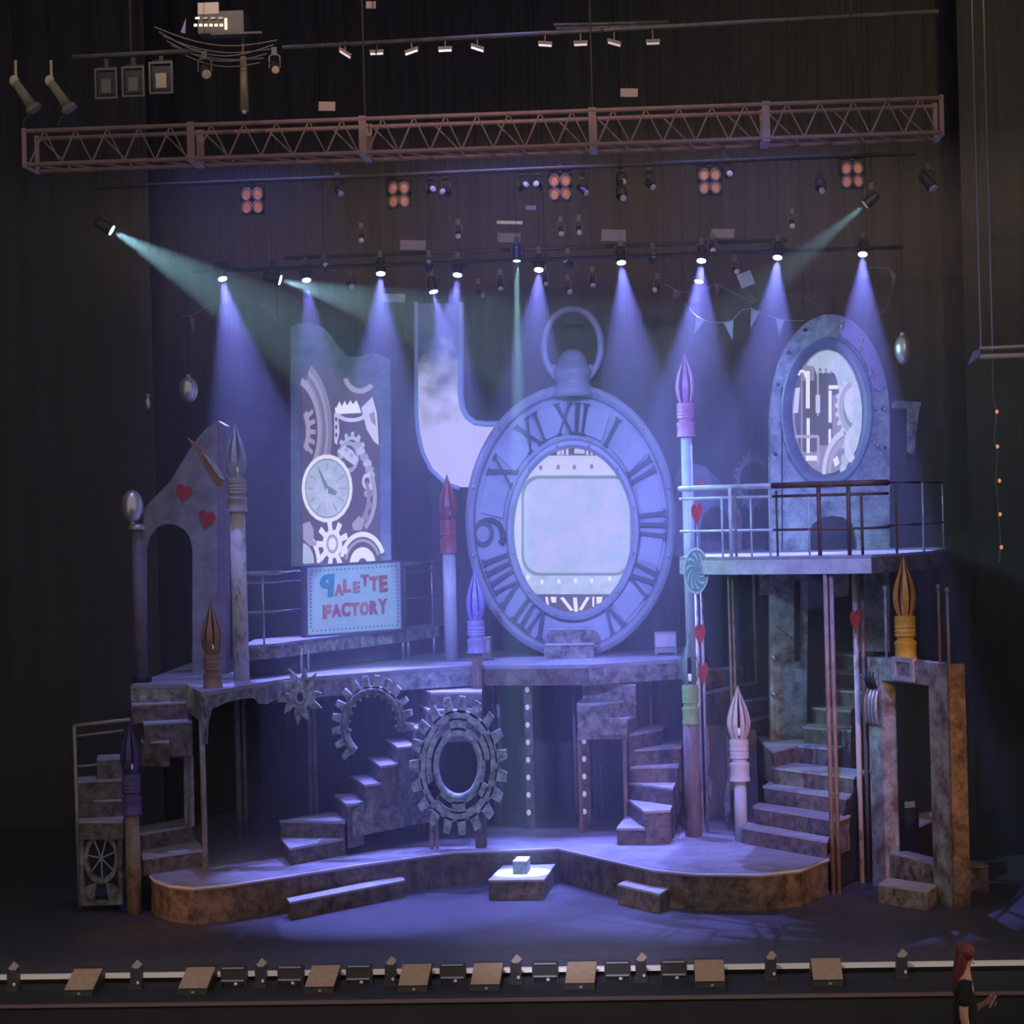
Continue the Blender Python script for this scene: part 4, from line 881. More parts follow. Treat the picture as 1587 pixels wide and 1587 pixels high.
# ------------------------------------------------------------------ bulb-lit doorway under the deck
Yd = 6.75
t = T('bulb_doorway', 'doorway frame studded with round white bulbs beneath the long deck', 'doorway', (onY(865, 1272, Yd).x, Yd, PZ))
def vpost(px0, px1, z0=PZ, z1=DZ - .05):
    a, c = onY(px0, 1150, Yd).x, onY(px1, 1150, Yd).x
    mk('jamb', B().box(((a + c) / 2, Yd + .06, (z0 + z1) / 2), (c - a, .1, z1 - z0)), stepside, t)
vpost(813, 826); vpost(901, 913, PZ, 1.72); vpost(901, 913, PZ + .215 * 9 - .01, DZ - .04)
a, c = onY(813, 1040, Yd), onY(913, 1040, Yd)
mk('lintel', B().box(((a.x + c.x) / 2, Yd - .22, DZ - .17), (c.x - a.x, .06, .22)), rust, t)
bulbs = [(817 + 17.7 * i, 1043 - .4 * i, Yd - .26) for i in range(6)] + [(817 + .35 * i, 1069 + 27.2 * i, Yd) for i in range(8)] + [(905 + .2 * i, 1149 + 27.2 * i, Yd) for i in range(5)]
for px, py, Yb in bulbs:
    q = onY(px, py, Yb); mk('bulb', B().ball(q, .030, .035, .040, 10), bulbm, t, smooth=True)
# small steps up into the clock
t = T('clock_steps', 'two small mottled steps leading up into the clock opening', 'steps', onY(880, 1022, 7.6))
for z, q, d in [(2.87, [(842, 1000), (848, 997), (918, 996), (918, 1000)], .2), (3.07, [(848, 975), (854, 973), (921, 972), (921, 975)], .4)]:
    pp = [onZ(x, y, z) for x, y in q]; pp = [Vector((v.x, 7.55 + (.0 if d < .3 else .25) + (0 if i in (0, 3) else .3), z)) for i, v in enumerate(pp)]
    st = mk('step', B().prism([v + Vector((0, 0, -.02)) for v in pp], (0, 0, -d + .02)), patina_brown, t); mk('tread', B().prism(pp, (0, -.0, -.025)), steptop, st)
def mon(px, py, w_, h_, Y, lb):
    q = onY(px, py, Y); k = 1 / ppm(Y); t = T('stage_monitor', lb, 'speaker', (q.x, Y, DZ))
    hz = q.z - DZ
    mk('cabinet', B().box((q.x, Y + .1, DZ + hz / 2), (w_ * k, .3, hz)), mat('grey_cabinet', (.36, .36, .40), rough=.5), t); mk('grille', B().box((q.x, Y - .06, DZ + hz * .62), (w_ * k * .92, .03, hz * .55)), mat('pale_grille', (.62, .62, .66), rough=.5), t); mk('foot', B().box((q.x, Y + .05, DZ + .012), (w_ * k * .8, .2, .024)), black, t)
mon(1031, 979, 34, 22, 8.0, 'pale grey monitor speaker on the deck between clock and pink brush'); mon(749, 988, 22, 22, 7.6, 'pale grey monitor speaker half hidden behind the violet brush')

# ------------------------------------------------------------------ plain metal doorway on the right
A_ = onZ(1353, 1372, 0); B_ = onZ(1477, 1406, 0); C_ = onZ(1494, 1400, 0)
dep = Vector((B_.y - A_.y, -(B_.x - A_.x), 0)).normalized() * -.32
ex = (B_ - A_); W_ = ex.length; ex.normalize()
H_ = onY(1347, 1018, A_.y).z
ex2 = Vector((ex.x, ex.y, 0)); nr = Vector((-ex2.y, ex2.x, 0)); dep = nr * .20 if nr.y > 0 else -nr * .20
t = T('metal_doorway', 'freestanding mottled metal doorway frame with a square plaque above the opening', 'doorway', (A_ + B_) / 2)
def DW(u, z, d=0.0): return A_ + ex * (W_ * u) + Vector((0, 0, z)) - dep.normalized() * d
u0, u1, zo = .175, .775, onY(1371, 1054, lerp(A_, B_, .17).y).z
doorm = mat('doorway_patina', (.36, .40, .39), (.10, .075, .065), 3.5, .6, bump=.25, lo=.38, hi=.60, detail=9)
for ua, ub, za, zb, nm in ((0, u0, 0, H_, 'jamb'), (u1, 1, 0, H_, 'jamb'), (u0, u1, zo, H_, 'lintel')):
    mk(nm, B().prism([DW(ua, za), DW(ub, za), DW(ub, zb), DW(ua, zb)], dep), doorm, t)
mk('side_board', B().prism([DW(1.0, 0), DW(1.0, H_), DW(1.0, H_) + dep * 1.1, DW(1.0, 0) + dep * 1.1], ex * .035), rust, t)
uc = .48; zc = (zo + H_) / 2 + .03
pl = mk('plaque', B().ring([DW(uc - .13, zc - .14, .03), DW(uc + .13, zc - .14, .03), DW(uc + .13, zc + .14, .03), DW(uc - .13, zc + .14, .03)], [DW(uc - .09, zc - .085, .03), DW(uc + .09, zc - .085, .03), DW(uc + .09, zc + .085, .03), DW(uc - .09, zc + .085, .03)], dep.normalized() * .05), mat('plaque_rim', (.5, .52, .5), (.3, .3, .3), 6, .5), t)
mk('plaque_panel', B().prism([DW(uc - .1, zc - .1, .012), DW(uc + .1, zc - .1, .012), DW(uc + .1, zc + .1, .012), DW(uc - .1, zc + .1, .012)], dep.normalized() * .02), doorm, pl)
# claw-like handle bars
cl = T('claw_handle', 'four curved pale bars gripping the jamb of the metal doorway', 'handle', DW(.05, 1.9, .06))
for k in range(4):
    u = .035 + .042 * k
    mk('bar', B().tube([DW(u, 1.98, .01), DW(u, 2.02, .05), DW(u + .004, 2.16, .075), DW(u + .004, 2.30, .07), DW(u, 2.40, .04), DW(u, 2.42, .0)], [.016, .024, .026, .026, .02, .014], 8), steel if k else rustpole, cl, smooth=True)
    if k < 3: mk('dark_prong', B().tube([DW(u, 2.44, .02), DW(u + .004, 2.54, .07), DW(u + .01, 2.64, .05)], [.024, .022, .008], 8), black, cl, smooth=True)
# its threshold steps
t = T('threshold_steps', 'speckled threshold step at the foot of the metal doorway', 'steps', onZ(1400, 1405, 0))
pp = [onZ(x, y, .22) for x, y in [(1361, 1370), (1376, 1360), (1452, 1371), (1437, 1382)]]
st = mk('step', B().prism([v + Vector((0, 0, -.02)) for v in pp], (0, 0, -.2)), patina_brown, t); mk('tread', B().prism(pp, (0, 0, -.025)), steptop, st)
pp = [DW(u0, .44, -.05), DW(u1, .44, -.05), DW(u1, .44, -.30), DW(u0, .44, -.30)]
st = mk('step', B().prism([v + Vector((0, 0, -.02)) for v in pp], (0, 0, -.42)), patina_brown, t); mk('tread', B().prism(pp, (0, 0, -.025)), steptop, st)
# dark off-stage steps seen through it
t = T('escape_step', 'low dark violet-topped steps seen through the metal doorway', 'steps', (4.95, 5.6, 0))
for z, q in ((.66, [(1424, 1283), (1449, 1272), (1449, 1260), (1424, 1262)]), (.80, [(1402, 1252), (1418, 1251), (1418, 1244), (1402, 1245)])):
    pp = [onZ(x, y, z) for x, y in q]; st = mk('step', B().prism(pp, (0, 0, -z)), black, t); mk('tread', B().prism([v + Vector((0, 0, .02)) for v in pp], (0, 0, -.02)), steptop, st)
mk('low_bench', B().box(onZ(1500, 1345, .3) + Vector((0, .3, -.15)), (.5, .5, .3)).box(onZ(1500, 1345, .3) + Vector((0, .02, .01)), (.5, .05, .03)), stepside, label='low dark box standing behind the metal doorway', cat='box')
# dark scenery beyond the tower
YB = 7.9
mk('dark_column', B().prism(stand([(1381, 866), (1380, 634), (1405, 634), (1406, 866)], YB - .3, UZ - .01), (0, .25, 0)), mat('dark_column_paint', (.06, .05, .05), (.04, .035, .035), 4, .8), label='plain dark column standing close behind the tower edge', cat='column')
t = T('petal_flat', 'dim petal-shaped flat with a torn pale strip beyond the tower', 'flat', onY(1425, 862, YB))
mk('petal_panel', B().prism(stand([(1405, 864), (1405, 624), (1424, 622), (1445, 632), (1472, 655), (1450, 668), (1434, 690), (1428, 730), (1432, 800), (1462, 830), (1462, 864)], YB, UZ - .01), (0, .08, 0)), mat('dim_petal', (.10, .085, .095), (.07, .06, .065), 3, .8), t)
mk('torn_strip', B().prism(pol([(1382, 624), (1392, 621), (1428, 623), (1424, 640), (1420, 672), (1417, 706), (1405, 700), (1405, 634), (1382, 632)], YB - .36), (0, .03, 0)), patina, t)
def doortop(px):                              # the point of the doorway's top edge seen at that column
    best = None
    for i in range(201):
        p = DW(i / 200, H_) + dep * .5; d_ = p - Vector((CX, CY, CZ)); u_ = d_.dot(right) / d_.dot(fwd); v_ = d_.z / d_.dot(fwd)
        x = 793.5 + F * (u_ * math.cos(ROLL) - v_ * math.sin(ROLL))
        if best is None or abs(x - px) < best[0]: best = (abs(x - px), p)
    return best[1]
for k, (px, y0, mt) in enumerate([(1374, 912, whitepole), (1457, 910, rustpole), (1471, 915, deckpost)]):
    p = doortop(px); zt = onY(px, y0, p.y).z
    mk('upright_rod', B().cyl(p - Vector((0, 0, .02)), Vector((p.x, p.y, zt)), .016, .016, 8).ball(Vector((p.x, p.y, zt)), .03, .03, .04, 8), mt, label=['pale rod', 'orange-brown rod', 'dim grey rod'][k] + ' standing upright on the doorway lintel', cat='rod', smooth=True)
p = doortop(1403); yb_ = 1018
while onY(1402, yb_, p.y).z > H_ - .005: yb_ += .5
brush('bright amber and yellow cage brush standing on the metal doorway', 1402, 862, yb_ - 68, yb_, 18, 16.5, yb_ + 1, 12, p.y, yel, yelf, rustpole, nsl=6, phase=.52)
mk('torn_panel', B().prism(pol([(1286, 856), (1312, 856), (1316, 905), (1314, 924), (1300, 925), (1294, 928), (1287, 918)], 6.6), (0, .03, 0)), patina, label='torn pale mint board hanging under the high balcony', cat='board')
mk('torn_panel', B().prism(pol([(1176, 856), (1188, 856), (1190, 898), (1202, 912), (1196, 922), (1177, 922)], 6.6), (0, .03, 0)), patina, label='small torn grey board hanging beside the tower leg', cat='board')
mk('peeling_board', B().prism(pol([(1092, 1125), (1098, 1130), (1100, 1180), (1096, 1200), (1104, 1215), (1102, 1240), (1094, 1225), (1094, 1180)], YSP - .025), (0, .03, 0)), patina, label='peeling pale strip on the dark panel beside the green brush', cat='board')
mk('peeling_board', B().prism(pol([(1125, 1140), (1134, 1150), (1140, 1190), (1132, 1240), (1136, 1290), (1126, 1290), (1122, 1240), (1128, 1200)], YSP - .025), (0, .03, 0)), patina, label='peeling pale strip behind the cream brush', cat='board')

# ------------------------------------------------------------------ bunting
def bunting(label, pts, flags, Y, col):
    t = T('bunting', label, 'bunting', onY(*pts[0], Y))
    mk('cord', B().tube([onY(x, y, Y) for x, y in pts], .006, 6), mat('cord_grey', (.3, .3, .3), rough=.8), t)
    for q in (pts[0], pts[-1]): e = onY(*q, Y); mk('tie_line', B().cyl(e, Vector((e.x, e.y, 14.05)), .002, n=5), wireblk, t)
    for a, c, d in flags: mk('pennant', B().prism(pol([a, c, d], Y), (0, .012, 0)), col, t)
pen = mat('pennant_cloth', (.46, .45, .47), (.32, .31, .33), 6, .85); pen2 = mat('pennant_dim', (.24, .20, .19), (.17, .14, .14), 6, .85); pen3 = mat('pennant_red', (.26, .11, .10), (.2, .09, .08), 6, .85)
bunting('pale pennant bunting strung beside the arched tower', [(1060, 470), (1079, 490), (1100, 499), (1120, 500), (1136, 496), (1150, 480), (1165, 478), (1180, 484), (1205, 494), (1225, 497), (1245, 497)], [((1079, 489), (1092, 496), (1076, 518)), ((1122, 501), (1137, 496), (1135, 527)), ((1164, 476), (1177, 484), (1163, 509)), ((1203, 493), (1216, 496), (1207, 520))], 7.6, pen)
bunting('dim bunting line higher up beyond the pale pennants', [(1030, 440), (1048, 450), (1075, 455), (1110, 440), (1140, 455), (1165, 468), (1200, 460), (1240, 455), (1260, 470)], [((1044, 447), (1056, 456), (1042, 468)), ((1110, 440), (1121, 441), (1107, 462)), ((1164, 455), (1176, 467), (1160, 472)), ((1235, 454), (1243, 466), (1232, 473))], 8.8, pen2)
bunting('dim bunting hanging in the dark beyond the tower top', [(1345, 415), (1375, 415), (1388, 425), (1380, 460), (1372, 480), (1355, 490)], [((1376, 415), (1388, 425), (1386, 442)), ((1366, 474), (1377, 482), (1362, 490))], 8.8, pen2)
bunting('dim bunting hanging in the dark above the hanging silver ball', [(280, 490), (296, 490), (330, 470), (400, 468), (412, 468), (430, 500)], [((294, 490), (302, 494), (299, 520)), ((402, 472), (414, 464), (420, 492))], 7.4, pen2)

# ------------------------------------------------------------------ lighting rig
def near(px):
    for lim, n in ((250, 'the pipe-railed stair'), (420, 'the card arch'), (610, 'the gear screen'), (760, 'the flask screen'), (860, 'the clock rim beside numeral eleven'), (930, 'the clock loop'), (1040, 'the clock rim beside numeral one'), (1110, 'the pink brush'), (1190, 'the pale pennants'), (1390, 'the arched tower')):
        if px < lim: return n
    return 'the dark side drape'
def row(Y): return 'front' if Y < 5.5 else 'middle' if Y < 7.7 else 'rear'
fixblk = mat('fixture_black', (.045, .045, .05), (.03, .03, .033), 6, .45)
glint = mat('pale_glint', (.62, .62, .68), rough=.25)  # pale colour stands in for glints on lenses and fittings
fwarm = mat('brass_lens', (.55, .45, .28), rough=.3)
pipem = mat('batten_pipe', (.09, .085, .08), (.05, .048, .045), 6, .55, .2)
dimpink = mat('dim_pink_card', (.32, .24, .22), rough=.7)
def batten(label, a, c, Ya, Yc, r=.028, sag=None):
    t = T('batten_pipe', label, 'pipe', onY(*a, Ya)); p, q = onY(*a, Ya), onY(*c, Yc)
    mk('pipe', B().cyl(p, q, r, n=10), pipem, t, smooth=True)
    for s in (.08, .5, .92): e = lerp(p, q, s); mk('hanging_wire', B().cyl(e, Vector((e.x, e.y, 14.05)), .002, n=5), wireblk, t)
    return p, q
batten('long pipe batten across the top above the truss', (438, 74), (1455, 18), 3.3, 2.7)
batten('short pipe batten holding boxy lamps near the cable box', (112, 89), (312, 78), 1.0, 1.0)
batten('doubled pipe batten hung above the long pipe', (858, 39), (1036, 34), 3.6, 3.6, .02); batten('lower doubled pipe batten just under its twin', (862, 45), (1040, 39), 3.45, 3.45, .02)
batten('pipe batten carrying the four-lamp blinders', (150, 291), (1420, 237), 4.0, 4.0)
batten('pipe batten carrying the row of violet beam lights', (300, 421), (1400, 383), 7.0, 7.0)
batten('rear pipe batten behind the beam lights', (440, 400), (1220, 372), 9.4, 9.4)
def aim(d):
    return Vector((0, 0, -1)).rotation_difference(Vector(d).normalized())
def head(label, px, py, Y, d, lens, r=.075, L=.20, group=None, light=None, cat='stage light', name='moving_head'):
    """one lamp: clamp, yoke, head, lens; the lens centre sits at the pixel"""
    q = onY(px, py, Y); d = Vector(d).normalized(); R = aim(d).to_matrix(); c = q - d * L * .5
    top = c + Vector((0, 0, .17))
    t = T(name, label, cat, c, group)
    sharp(mk('head', B().lathe([(r * .55, L * .55), (r * .85, L * .42), (r * .9, 0), (r, -L * .2), (r * 1.05, -L * .48), (r * .9, -L * .48)], c, 14, rot=R), fixblk, t))
    mk('lens', B().lathe([(r * .86, .006), (r * .86, -.006), (r * .4, -.012)], q + d * .004, 14, rot=R), lens, t)
    mk('yoke', B().tube([c + Vector((-r * 1.2, 0, -.01)), c + Vector((-r * 1.2, 0, .11)), c + Vector((-r * .6, 0, .14)), c + Vector((r * .6, 0, .14)), c + Vector((r * 1.2, 0, .11)), c + Vector((r * 1.2, 0, -.01))], .014, 6), fixblk, t)
    mk('clamp', B().box(top, (.06, .06, .09)), fixblk, t)
    mk('safety_cable', B().cyl(top, Vector((top.x, top.y, 14.05)), .002, n=5), wireblk, t)
    if light:
        col, pw, size, bl = light
        spot('lamp_light', q + d * .03, q + d * 2, col, pw, size, bl, .03, t)
    return t
lv = glow('violet_lens', (.45, .48, 1.0), 9.0); lc = glow('cyan_lens', (.45, .95, 1.0), 9.0)
VB = (.22, .24, 1.0); CB = (.42, .85, 1.0)
vg = 'violet beam lights on the middle batten'
for px, py, Y, d, pw, ar in [(345, 432, 7, (.22, -.1, -1), VP, 34), (475, 434, 7.4, (.12, -.1, -1), VP * .5, 30), (590, 424, 7, (.02, -.1, -1), VP, 34), (709, 426, 7, (-.1, -.1, -1), VP * .7, 34), (672, 452, 8.2, (.22, .0, -1), VP * .6, 30), (835, 418, 7, (-.05, -.15, -1), VP * .8, 34), (963, 407, 7, (.06, -.1, -1), VP, 34),
                          (1087, 404, 7, (-.08, -.15, -1), VP, 34), (1083, 436, 7.8, (-.2, 0, -1), VP * .5, 30), (1205, 399, 7, (-.12, -.15, -1), VP, 34), (1337, 394, 7, (-.08, -.2, -1), VP, 32)]:
    d = (d[0], d[1] - .25, d[2])
    head('moving-head light throwing a violet beam down over ' + near(px), px, py, Y, d, lv, .07, .2, vg, (VB, pw, ar, .5))
head('cyan beam light high over the card arch, aimed across the stage', 173, 357, 5.0, (.86, .1, -.52), lc, .075, .22, None, (CB, CP, 24, .35))
head('cyan beam light above the gear screen, aimed nearly level', 434, 434, 6.6, (1, .1, -.30), lc, .075, .22, None, (CB, CP * .8, 26, .35))
blk = onZ(808, 1352, .24); q0 = onY(801, 404, 4.5)
head('narrow cool white beam light pointing straight down at the low block', 801, 404, 4.5, blk - q0, lc, .05, .16, None, (CB, CP * 5, 6.0, .3))
head('dim cyan beam light beyond the tower top, aimed back across', 1341, 317, 6.0, (-.80, .1, -.62), glow('dim_cyan_lens', (.3, .45, .5), .5), .07, .2, None, (CB, CP * .45, 17, .4))
# four-lamp blinders
amber = mat('amber_blinder_glass', (.55, .26, .20), rough=.3, emis=(.55, .20, .14), es=.28)
for i, (px, py) in enumerate(((391, 311), (618, 302), (868, 290), (1100, 281), (1321, 271))):
    Y = 4.0; q = onY(px, py, Y); k = 1 / ppm(Y)
    t = T('blinder_light', 'four-cell amber blinder light hanging under the truss over ' + near(px), 'stage light', q, 'four-cell blinders under the truss')
    mk('housing', B().box(q + Vector((0, .07, 0)), (34 * k, .1, 42 * k)), fixblk, t)
    for a in (-1, 1):
        for c in (-1, 1):
            e = q + Vector((a * 8.5 * k, 0, c * 10 * k)); R = aim((0.1 * a, -1, 0)).to_matrix()
            lp_ = mk('lamp', B().lathe([(7.4 * k, .05), (7.6 * k, -.01), (6 * k, .0), (3.2 * k, .012), (.5 * k, .0)], e, 16, sy=1.25, rot=R), amber, t, smooth=True)
            mk('lamp_ring', B().tube([e + R @ Vector((7.4 * k * math.cos(j * PI / 8), 9.2 * k * math.sin(j * PI / 8), -.012)) for j in range(16)], .012, 6, closed=True), trussm, lp_)
    mk('yoke', B().tube([q + Vector((-19 * k, .05, 0)), q + Vector((-19 * k, .05, 26 * k)), q + Vector((19 * k, .05, 26 * k)), q + Vector((19 * k, .05, 0))], .012, 6), fixblk, t)
    mk('clamp', B().box(q + Vector((0, .04, 29 * k)), (.05, .06, .1)), pipem, t)
# unlit heads catching a little light
ug = 'unlit heads along the upper battens'
for px, py, Y, d in [(528, 300, 4, (.5, -.6, -.6)), (671, 293, 4, (.4, -.8, .2)), (686, 297, 4, (-.4, -.8, .2)), (815, 286, 4, (.5, -.8, .3)), (831, 285, 4, (-.3, -.9, .2)), (909, 299, 4, (.7, -.5, -.6)), (966, 282, 4, (.3, -.9, .2)), (966, 307, 3.6, (.3, -.9, -.2)), (1012, 290, 4, (.6, -.6, -.6)), (1131, 269, 4, (.2, -.9, .1)), (1274, 296, 4, (.2, -.9, -.4)), (665, 406, 7, (.1, -.7, .7)), (876, 404, 7, (-.5, -.7, .5)), (545, 444, 7.6, (.3, -.9, -.3)), (748, 458, 8.4, (.8, -.5, -.4)), (776, 447, 8.4, (.1, -.5, -.8)), (846, 440, 8.6, (.2, -.6, -.7)), (883, 452, 8.8, (.4, -.7, -.4)), (919, 442, 8.6, (.1, -.6, -.7)), (1015, 449, 8.6, (-.5, -.7, -.3)), (1142, 421, 8.2, (.3, -.8, -.3)), (505, 411, 7, (.3, -.7, .4)), (1014, 396, 7, (.2, -.7, .4)), (1105, 388, 8.8, (.1, -.7, -.4)), (560, 372, 8.8, (0, -.8, -.5)), (710, 366, 8.8, (0, -.8, -.5)), (870, 362, 8.8, (.1, -.8, -.5)), (898, 360, 8.8, (.1, -.8, -.5)), (1228, 350, 8.8, (0, -.8, -.5))]:
    head('unlit moving-head light on the %s batten over %s' % (row(Y), near(px)), px, py, Y, d, glint, .045, .15, ug)
# small bar lamps under the long top pipe
bgp = 'bar lamps under the long top pipe'
for px, py, tl in [(535, 85, .6), (584, 84, 0), (638, 82, -.3), (690, 79, 0), (740, 77, .35), (845, 71, .1), (900, 70, 0), (952, 69, .3), (1012, 68, 0)]:
    Yl = 3.27 - .6 * (px - 438) / 1017; q = onY(px, py, Yl); k = 1 / ppm(Yl)
    t = T('bar_lamp', 'short pale bar lamp under the long top pipe over ' + near(px), 'stage light', q, bgp); Q = Quaternion((0, 1, 0), tl)
    mk('tube', B().box(q, (20 * k, .05, 3.2 * k), q=Q), glint, t); mk('housing', B().box(q + Vector((0, .03, .035)), (22 * k, .09, .035), q=Q), fixblk, t)
    mk('hanger', B().cyl(q + Vector((0, .03, .04)), q + Vector((0, .03, .17)), .012, n=6), fixblk, t); mk('safety_cable', B().cyl(q + Vector((0, .03, .1)), Vector((q.x, q.y + .03, 14.05)), .002, n=5), wireblk, t)
# flat grey cards and panels hanging in the rig
for px, py, w_, h_, Y, mt, lb in [(507, 165, 26, 14, 3, dimpink, 'small dim pink card hanging above the truss between the lamp clusters'), (975, 144, 27, 13, 2.72, dimpink, 'small salmon card hanging just above the truss middle'), (575, 8, 15, 11, 3, dimpink, 'tiny tan card at the very top of the rig'),
                                  (640, 380, 40, 15, 9.0, mat('dim_panel', (.20, .20, .24), rough=.6), 'dim grey panel hanging over the flask screen'), (789, 368, 36, 16, 9.0, mat('dim_panel', ()), 'dim grey panel hanging high above the clock loop'), (951, 365, 38, 18, 9.0, mat('dim_panel', ()), 'dim violet panel hanging near the right of the clock loop'), (1120, 362, 36, 14, 9.0, mat('dim_panel', ()), 'dim grey panel hanging above the pale pennants'), (611, 462, 34, 13, 8.4, mat('white_panel', (.62, .64, .68), rough=.5), 'bright white panel catching the level cyan beam'), (790, 345, 40, 5, 8.6, mat('white_panel', ()), 'thin white bar hanging above the clock loop'), (1156, 433, 22, 22, 7.6, mat('white_panel', ()), 'tilted white square panel above the pale pennants'), (823, 322, 16, 7, 4.5, mat('dim_panel', ()), 'small dim box under the middle blinder')]:
    q = onY(px, py, Y); k = 1 / ppm(Y)
    t = T('rig_panel', lb, 'panel', q); tl = Quaternion((0, 1, 0), -.35) if w_ == 22 else Quaternion((0, 1, 0), .05)
    mk('plate', B().box(q, (w_ * k, .04, h_ * k), q=tl), mt, t); mk('hanger', B().cyl(q, Vector((q.x, q.y + .02, 14.05)), .002, n=5), wireblk, t)

# ------------------------------------------------------------------ box truss
t = T('box_truss', 'long pinkish-brown box truss spanning the stage below the top battens', 'truss', onY(750, 250, 2))
YT0 = 1.9; YT1 = 2.45
ztop = (onY(40, 208, YT0).z + onY(1457, 147, YT0).z) / 2; zbot = (onY(40, 258, YT0).z + onY(1457, 202, YT0).z) / 2
X0, X1 = onY(38, 230, YT0).x, onY(1459, 175, YT0).x
for y_, z_ in ((YT0, ztop), (YT1, ztop), (YT0, zbot), (YT1, zbot)): mk('chord', B().cyl((X0, y_, z_), (X1, y_, z_), .026, n=8), trussm, t, smooth=True)
joints = [X0] + [onY(p, 215 - (p - 295) * .04, YT0).x for p in (296, 562, 918, 1187)] + [X1]
for i, x in enumerate(joints):
    wd = .05 if i in (0, 5) else .085
    mk('joint_plate', B().box((x, YT0 - .005, (ztop + zbot) / 2), (wd, .03, ztop - zbot + .07)), trussm, t); mk('joint_plate', B().box((x, YT1, (ztop + zbot) / 2), (wd, .03, ztop - zbot + .07)), trussm, t)
    mk('joint_plate', B().box((x, (YT0 + YT1) / 2, zbot - .02), (wd, YT1 - YT0, .02)), mat('pale_joint', (.45, .43, .5), rough=.5), t)
for i in range(5):
    xa, xb = joints[i] + .05, joints[i + 1] - .05; n = max(4, round((xb - xa) / .36)); st = (xb - xa) / n
    for k in range(n):
        x = xa + st * k
        mk('brace', B().cyl((x, YT0, zbot), (x + st * .5, YT0, ztop), .011, n=6), trussm, t); mk('brace', B().cyl((x + st * .5, YT0, ztop), (x + st, YT0, zbot), .008, n=6), trussm, t)
        mk('brace', B().cyl((x, YT0, zbot), (x + st, YT1, zbot), .011, n=6), trussm, t)
        if k % 2 == 0: mk('brace', B().cyl((x, YT1, ztop), (x + st, YT1, zbot), .009, n=6), trussm, t)
for x in (joints[0] + 1.2, joints[2], joints[3], joints[4] + 1.0): mk('chain', B().cyl((x, (YT0 + YT1) / 2, ztop), (x, (YT0 + YT1) / 2, 14.05), .012, n=6), black, t)

# ------------------------------------------------------------------ lamp cluster at the top left
for px, py, s, lb in ((165, 130, 1, 'boxy lamp with open frame nearest the diagonal lamps on the short batten'), (207, 127, 1, 'boxy lamp with open frame in the middle of the short batten'), (250, 121, 1.05, 'boxy lamp with a bright lens plate at the end of the short batten')):
    q = onY(px, py, 1.0); k = 1 / ppm(1.0) * s
    t = T('box_lamp', lb, 'stage light', q)
    mk('body', B().box(q + Vector((0, .1, 0)), (28 * k, .2, 36 * k)), fixblk, t); mk('lens_plate', B().box(q + Vector((0, -.01, -4 * k)), (16 * k, .02, 22 * k)), fwarm if s > 1 else mat('dim_glass', (.16, .14, .11), rough=.3), t)
    mk('frame', B().ring([q + Vector((x * 18 * k, -.03, z * 24 * k)) for x, z in ((-1, -1), (1, -1), (1, 1), (-1, 1))], [q + Vector((x * 15 * k, -.03, z * 21 * k)) for x, z in ((-1, -1), (1, -1), (1, 1), (-1, 1))], (0, .02, 0)), mat('dim_frame', (.15, .13, .10), rough=.4), t)
    mk('yoke', B().tube([q + Vector((-17 * k, .08, 0)), q + Vector((-14 * k, .08, 28 * k)), q + Vector((14 * k, .08, 28 * k)), q + Vector((17 * k, .08, 0))], .012, 6), pipem, t); mk('clamp', B().box(q + Vector((0, .05, 34 * k)), (.05, .06, .12)), pipem, t)
for px, lb in ((25, 'slanted profile lamp at the far top corner beyond the truss end'), (80, 'slanted profile lamp between the corner lamp and the boxy lamps')):
    a, c = onY(px - 3, 125, .6), onY(px + 25, 165, .6)
    t = T('profile_lamp', lb, 'stage light', a)
    mk('barrel', B().tube([a, lerp(a, c, .5), c], [.045, .05, .06], 12), mat('olive_barrel', (.26, .22, .12), (.16, .13, .07), 6, .4), t, smooth=True); mk('rear_cap', B().ball(a, .055, .055, .06, 10), fwarm, t, smooth=True)
    mk('shutter', B().cyl(c, c + (c - a).normalized() * .05, .085, .09, 12), mat('dim_frame', ()), t); mk('hanger', B().cyl(a + Vector((.02, 0, .0)), a + Vector((.02, 0, .22)), .016, n=6), fwarm, t); mk('hanging_wire', B().cyl(a, Vector((a.x, a.y, 14.05)), .002, n=5), wireblk, t); mk('safety_loop', B().tube([c, c + Vector((-.02, 0, -.08)), c + Vector((-.08, 0, -.13)), c + Vector((-.11, 0, -.2))], .008, 6), pipem, t)
head('brass-lit lamp with parted shutters below the cable box', 320, 115, .8, (.3, -.8, -.5), fwarm, .06, .2, name='hanging_lamp'); head('small brass-lit lamp hanging from the long pipe end', 427, 108, 1.4, (.2, -.8, -.5), fwarm, .05, .18, name='hanging_lamp')
q = onY(378, 130, 1.2)
t = T('upright_lamp', 'tall narrow lamp hanging vertically beside the cable box', 'stage light', q + Vector((0, 0, -.33)))
mk('barrel', B().tube([q + Vector((0, 0, .3)), q, q + Vector((0, 0, -.3))], [.035, .045, .05], 10), mat('olive_barrel', ()), t, smooth=True); mk('tip', B().ball(q + Vector((0, -.02, -.3)), .03, .03, .04, 8), glint, t, smooth=True); mk('hanger', B().cyl(q + Vector((0, 0, .3)), q + Vector((0, 0, .5)), .015, n=6), pipem, t)
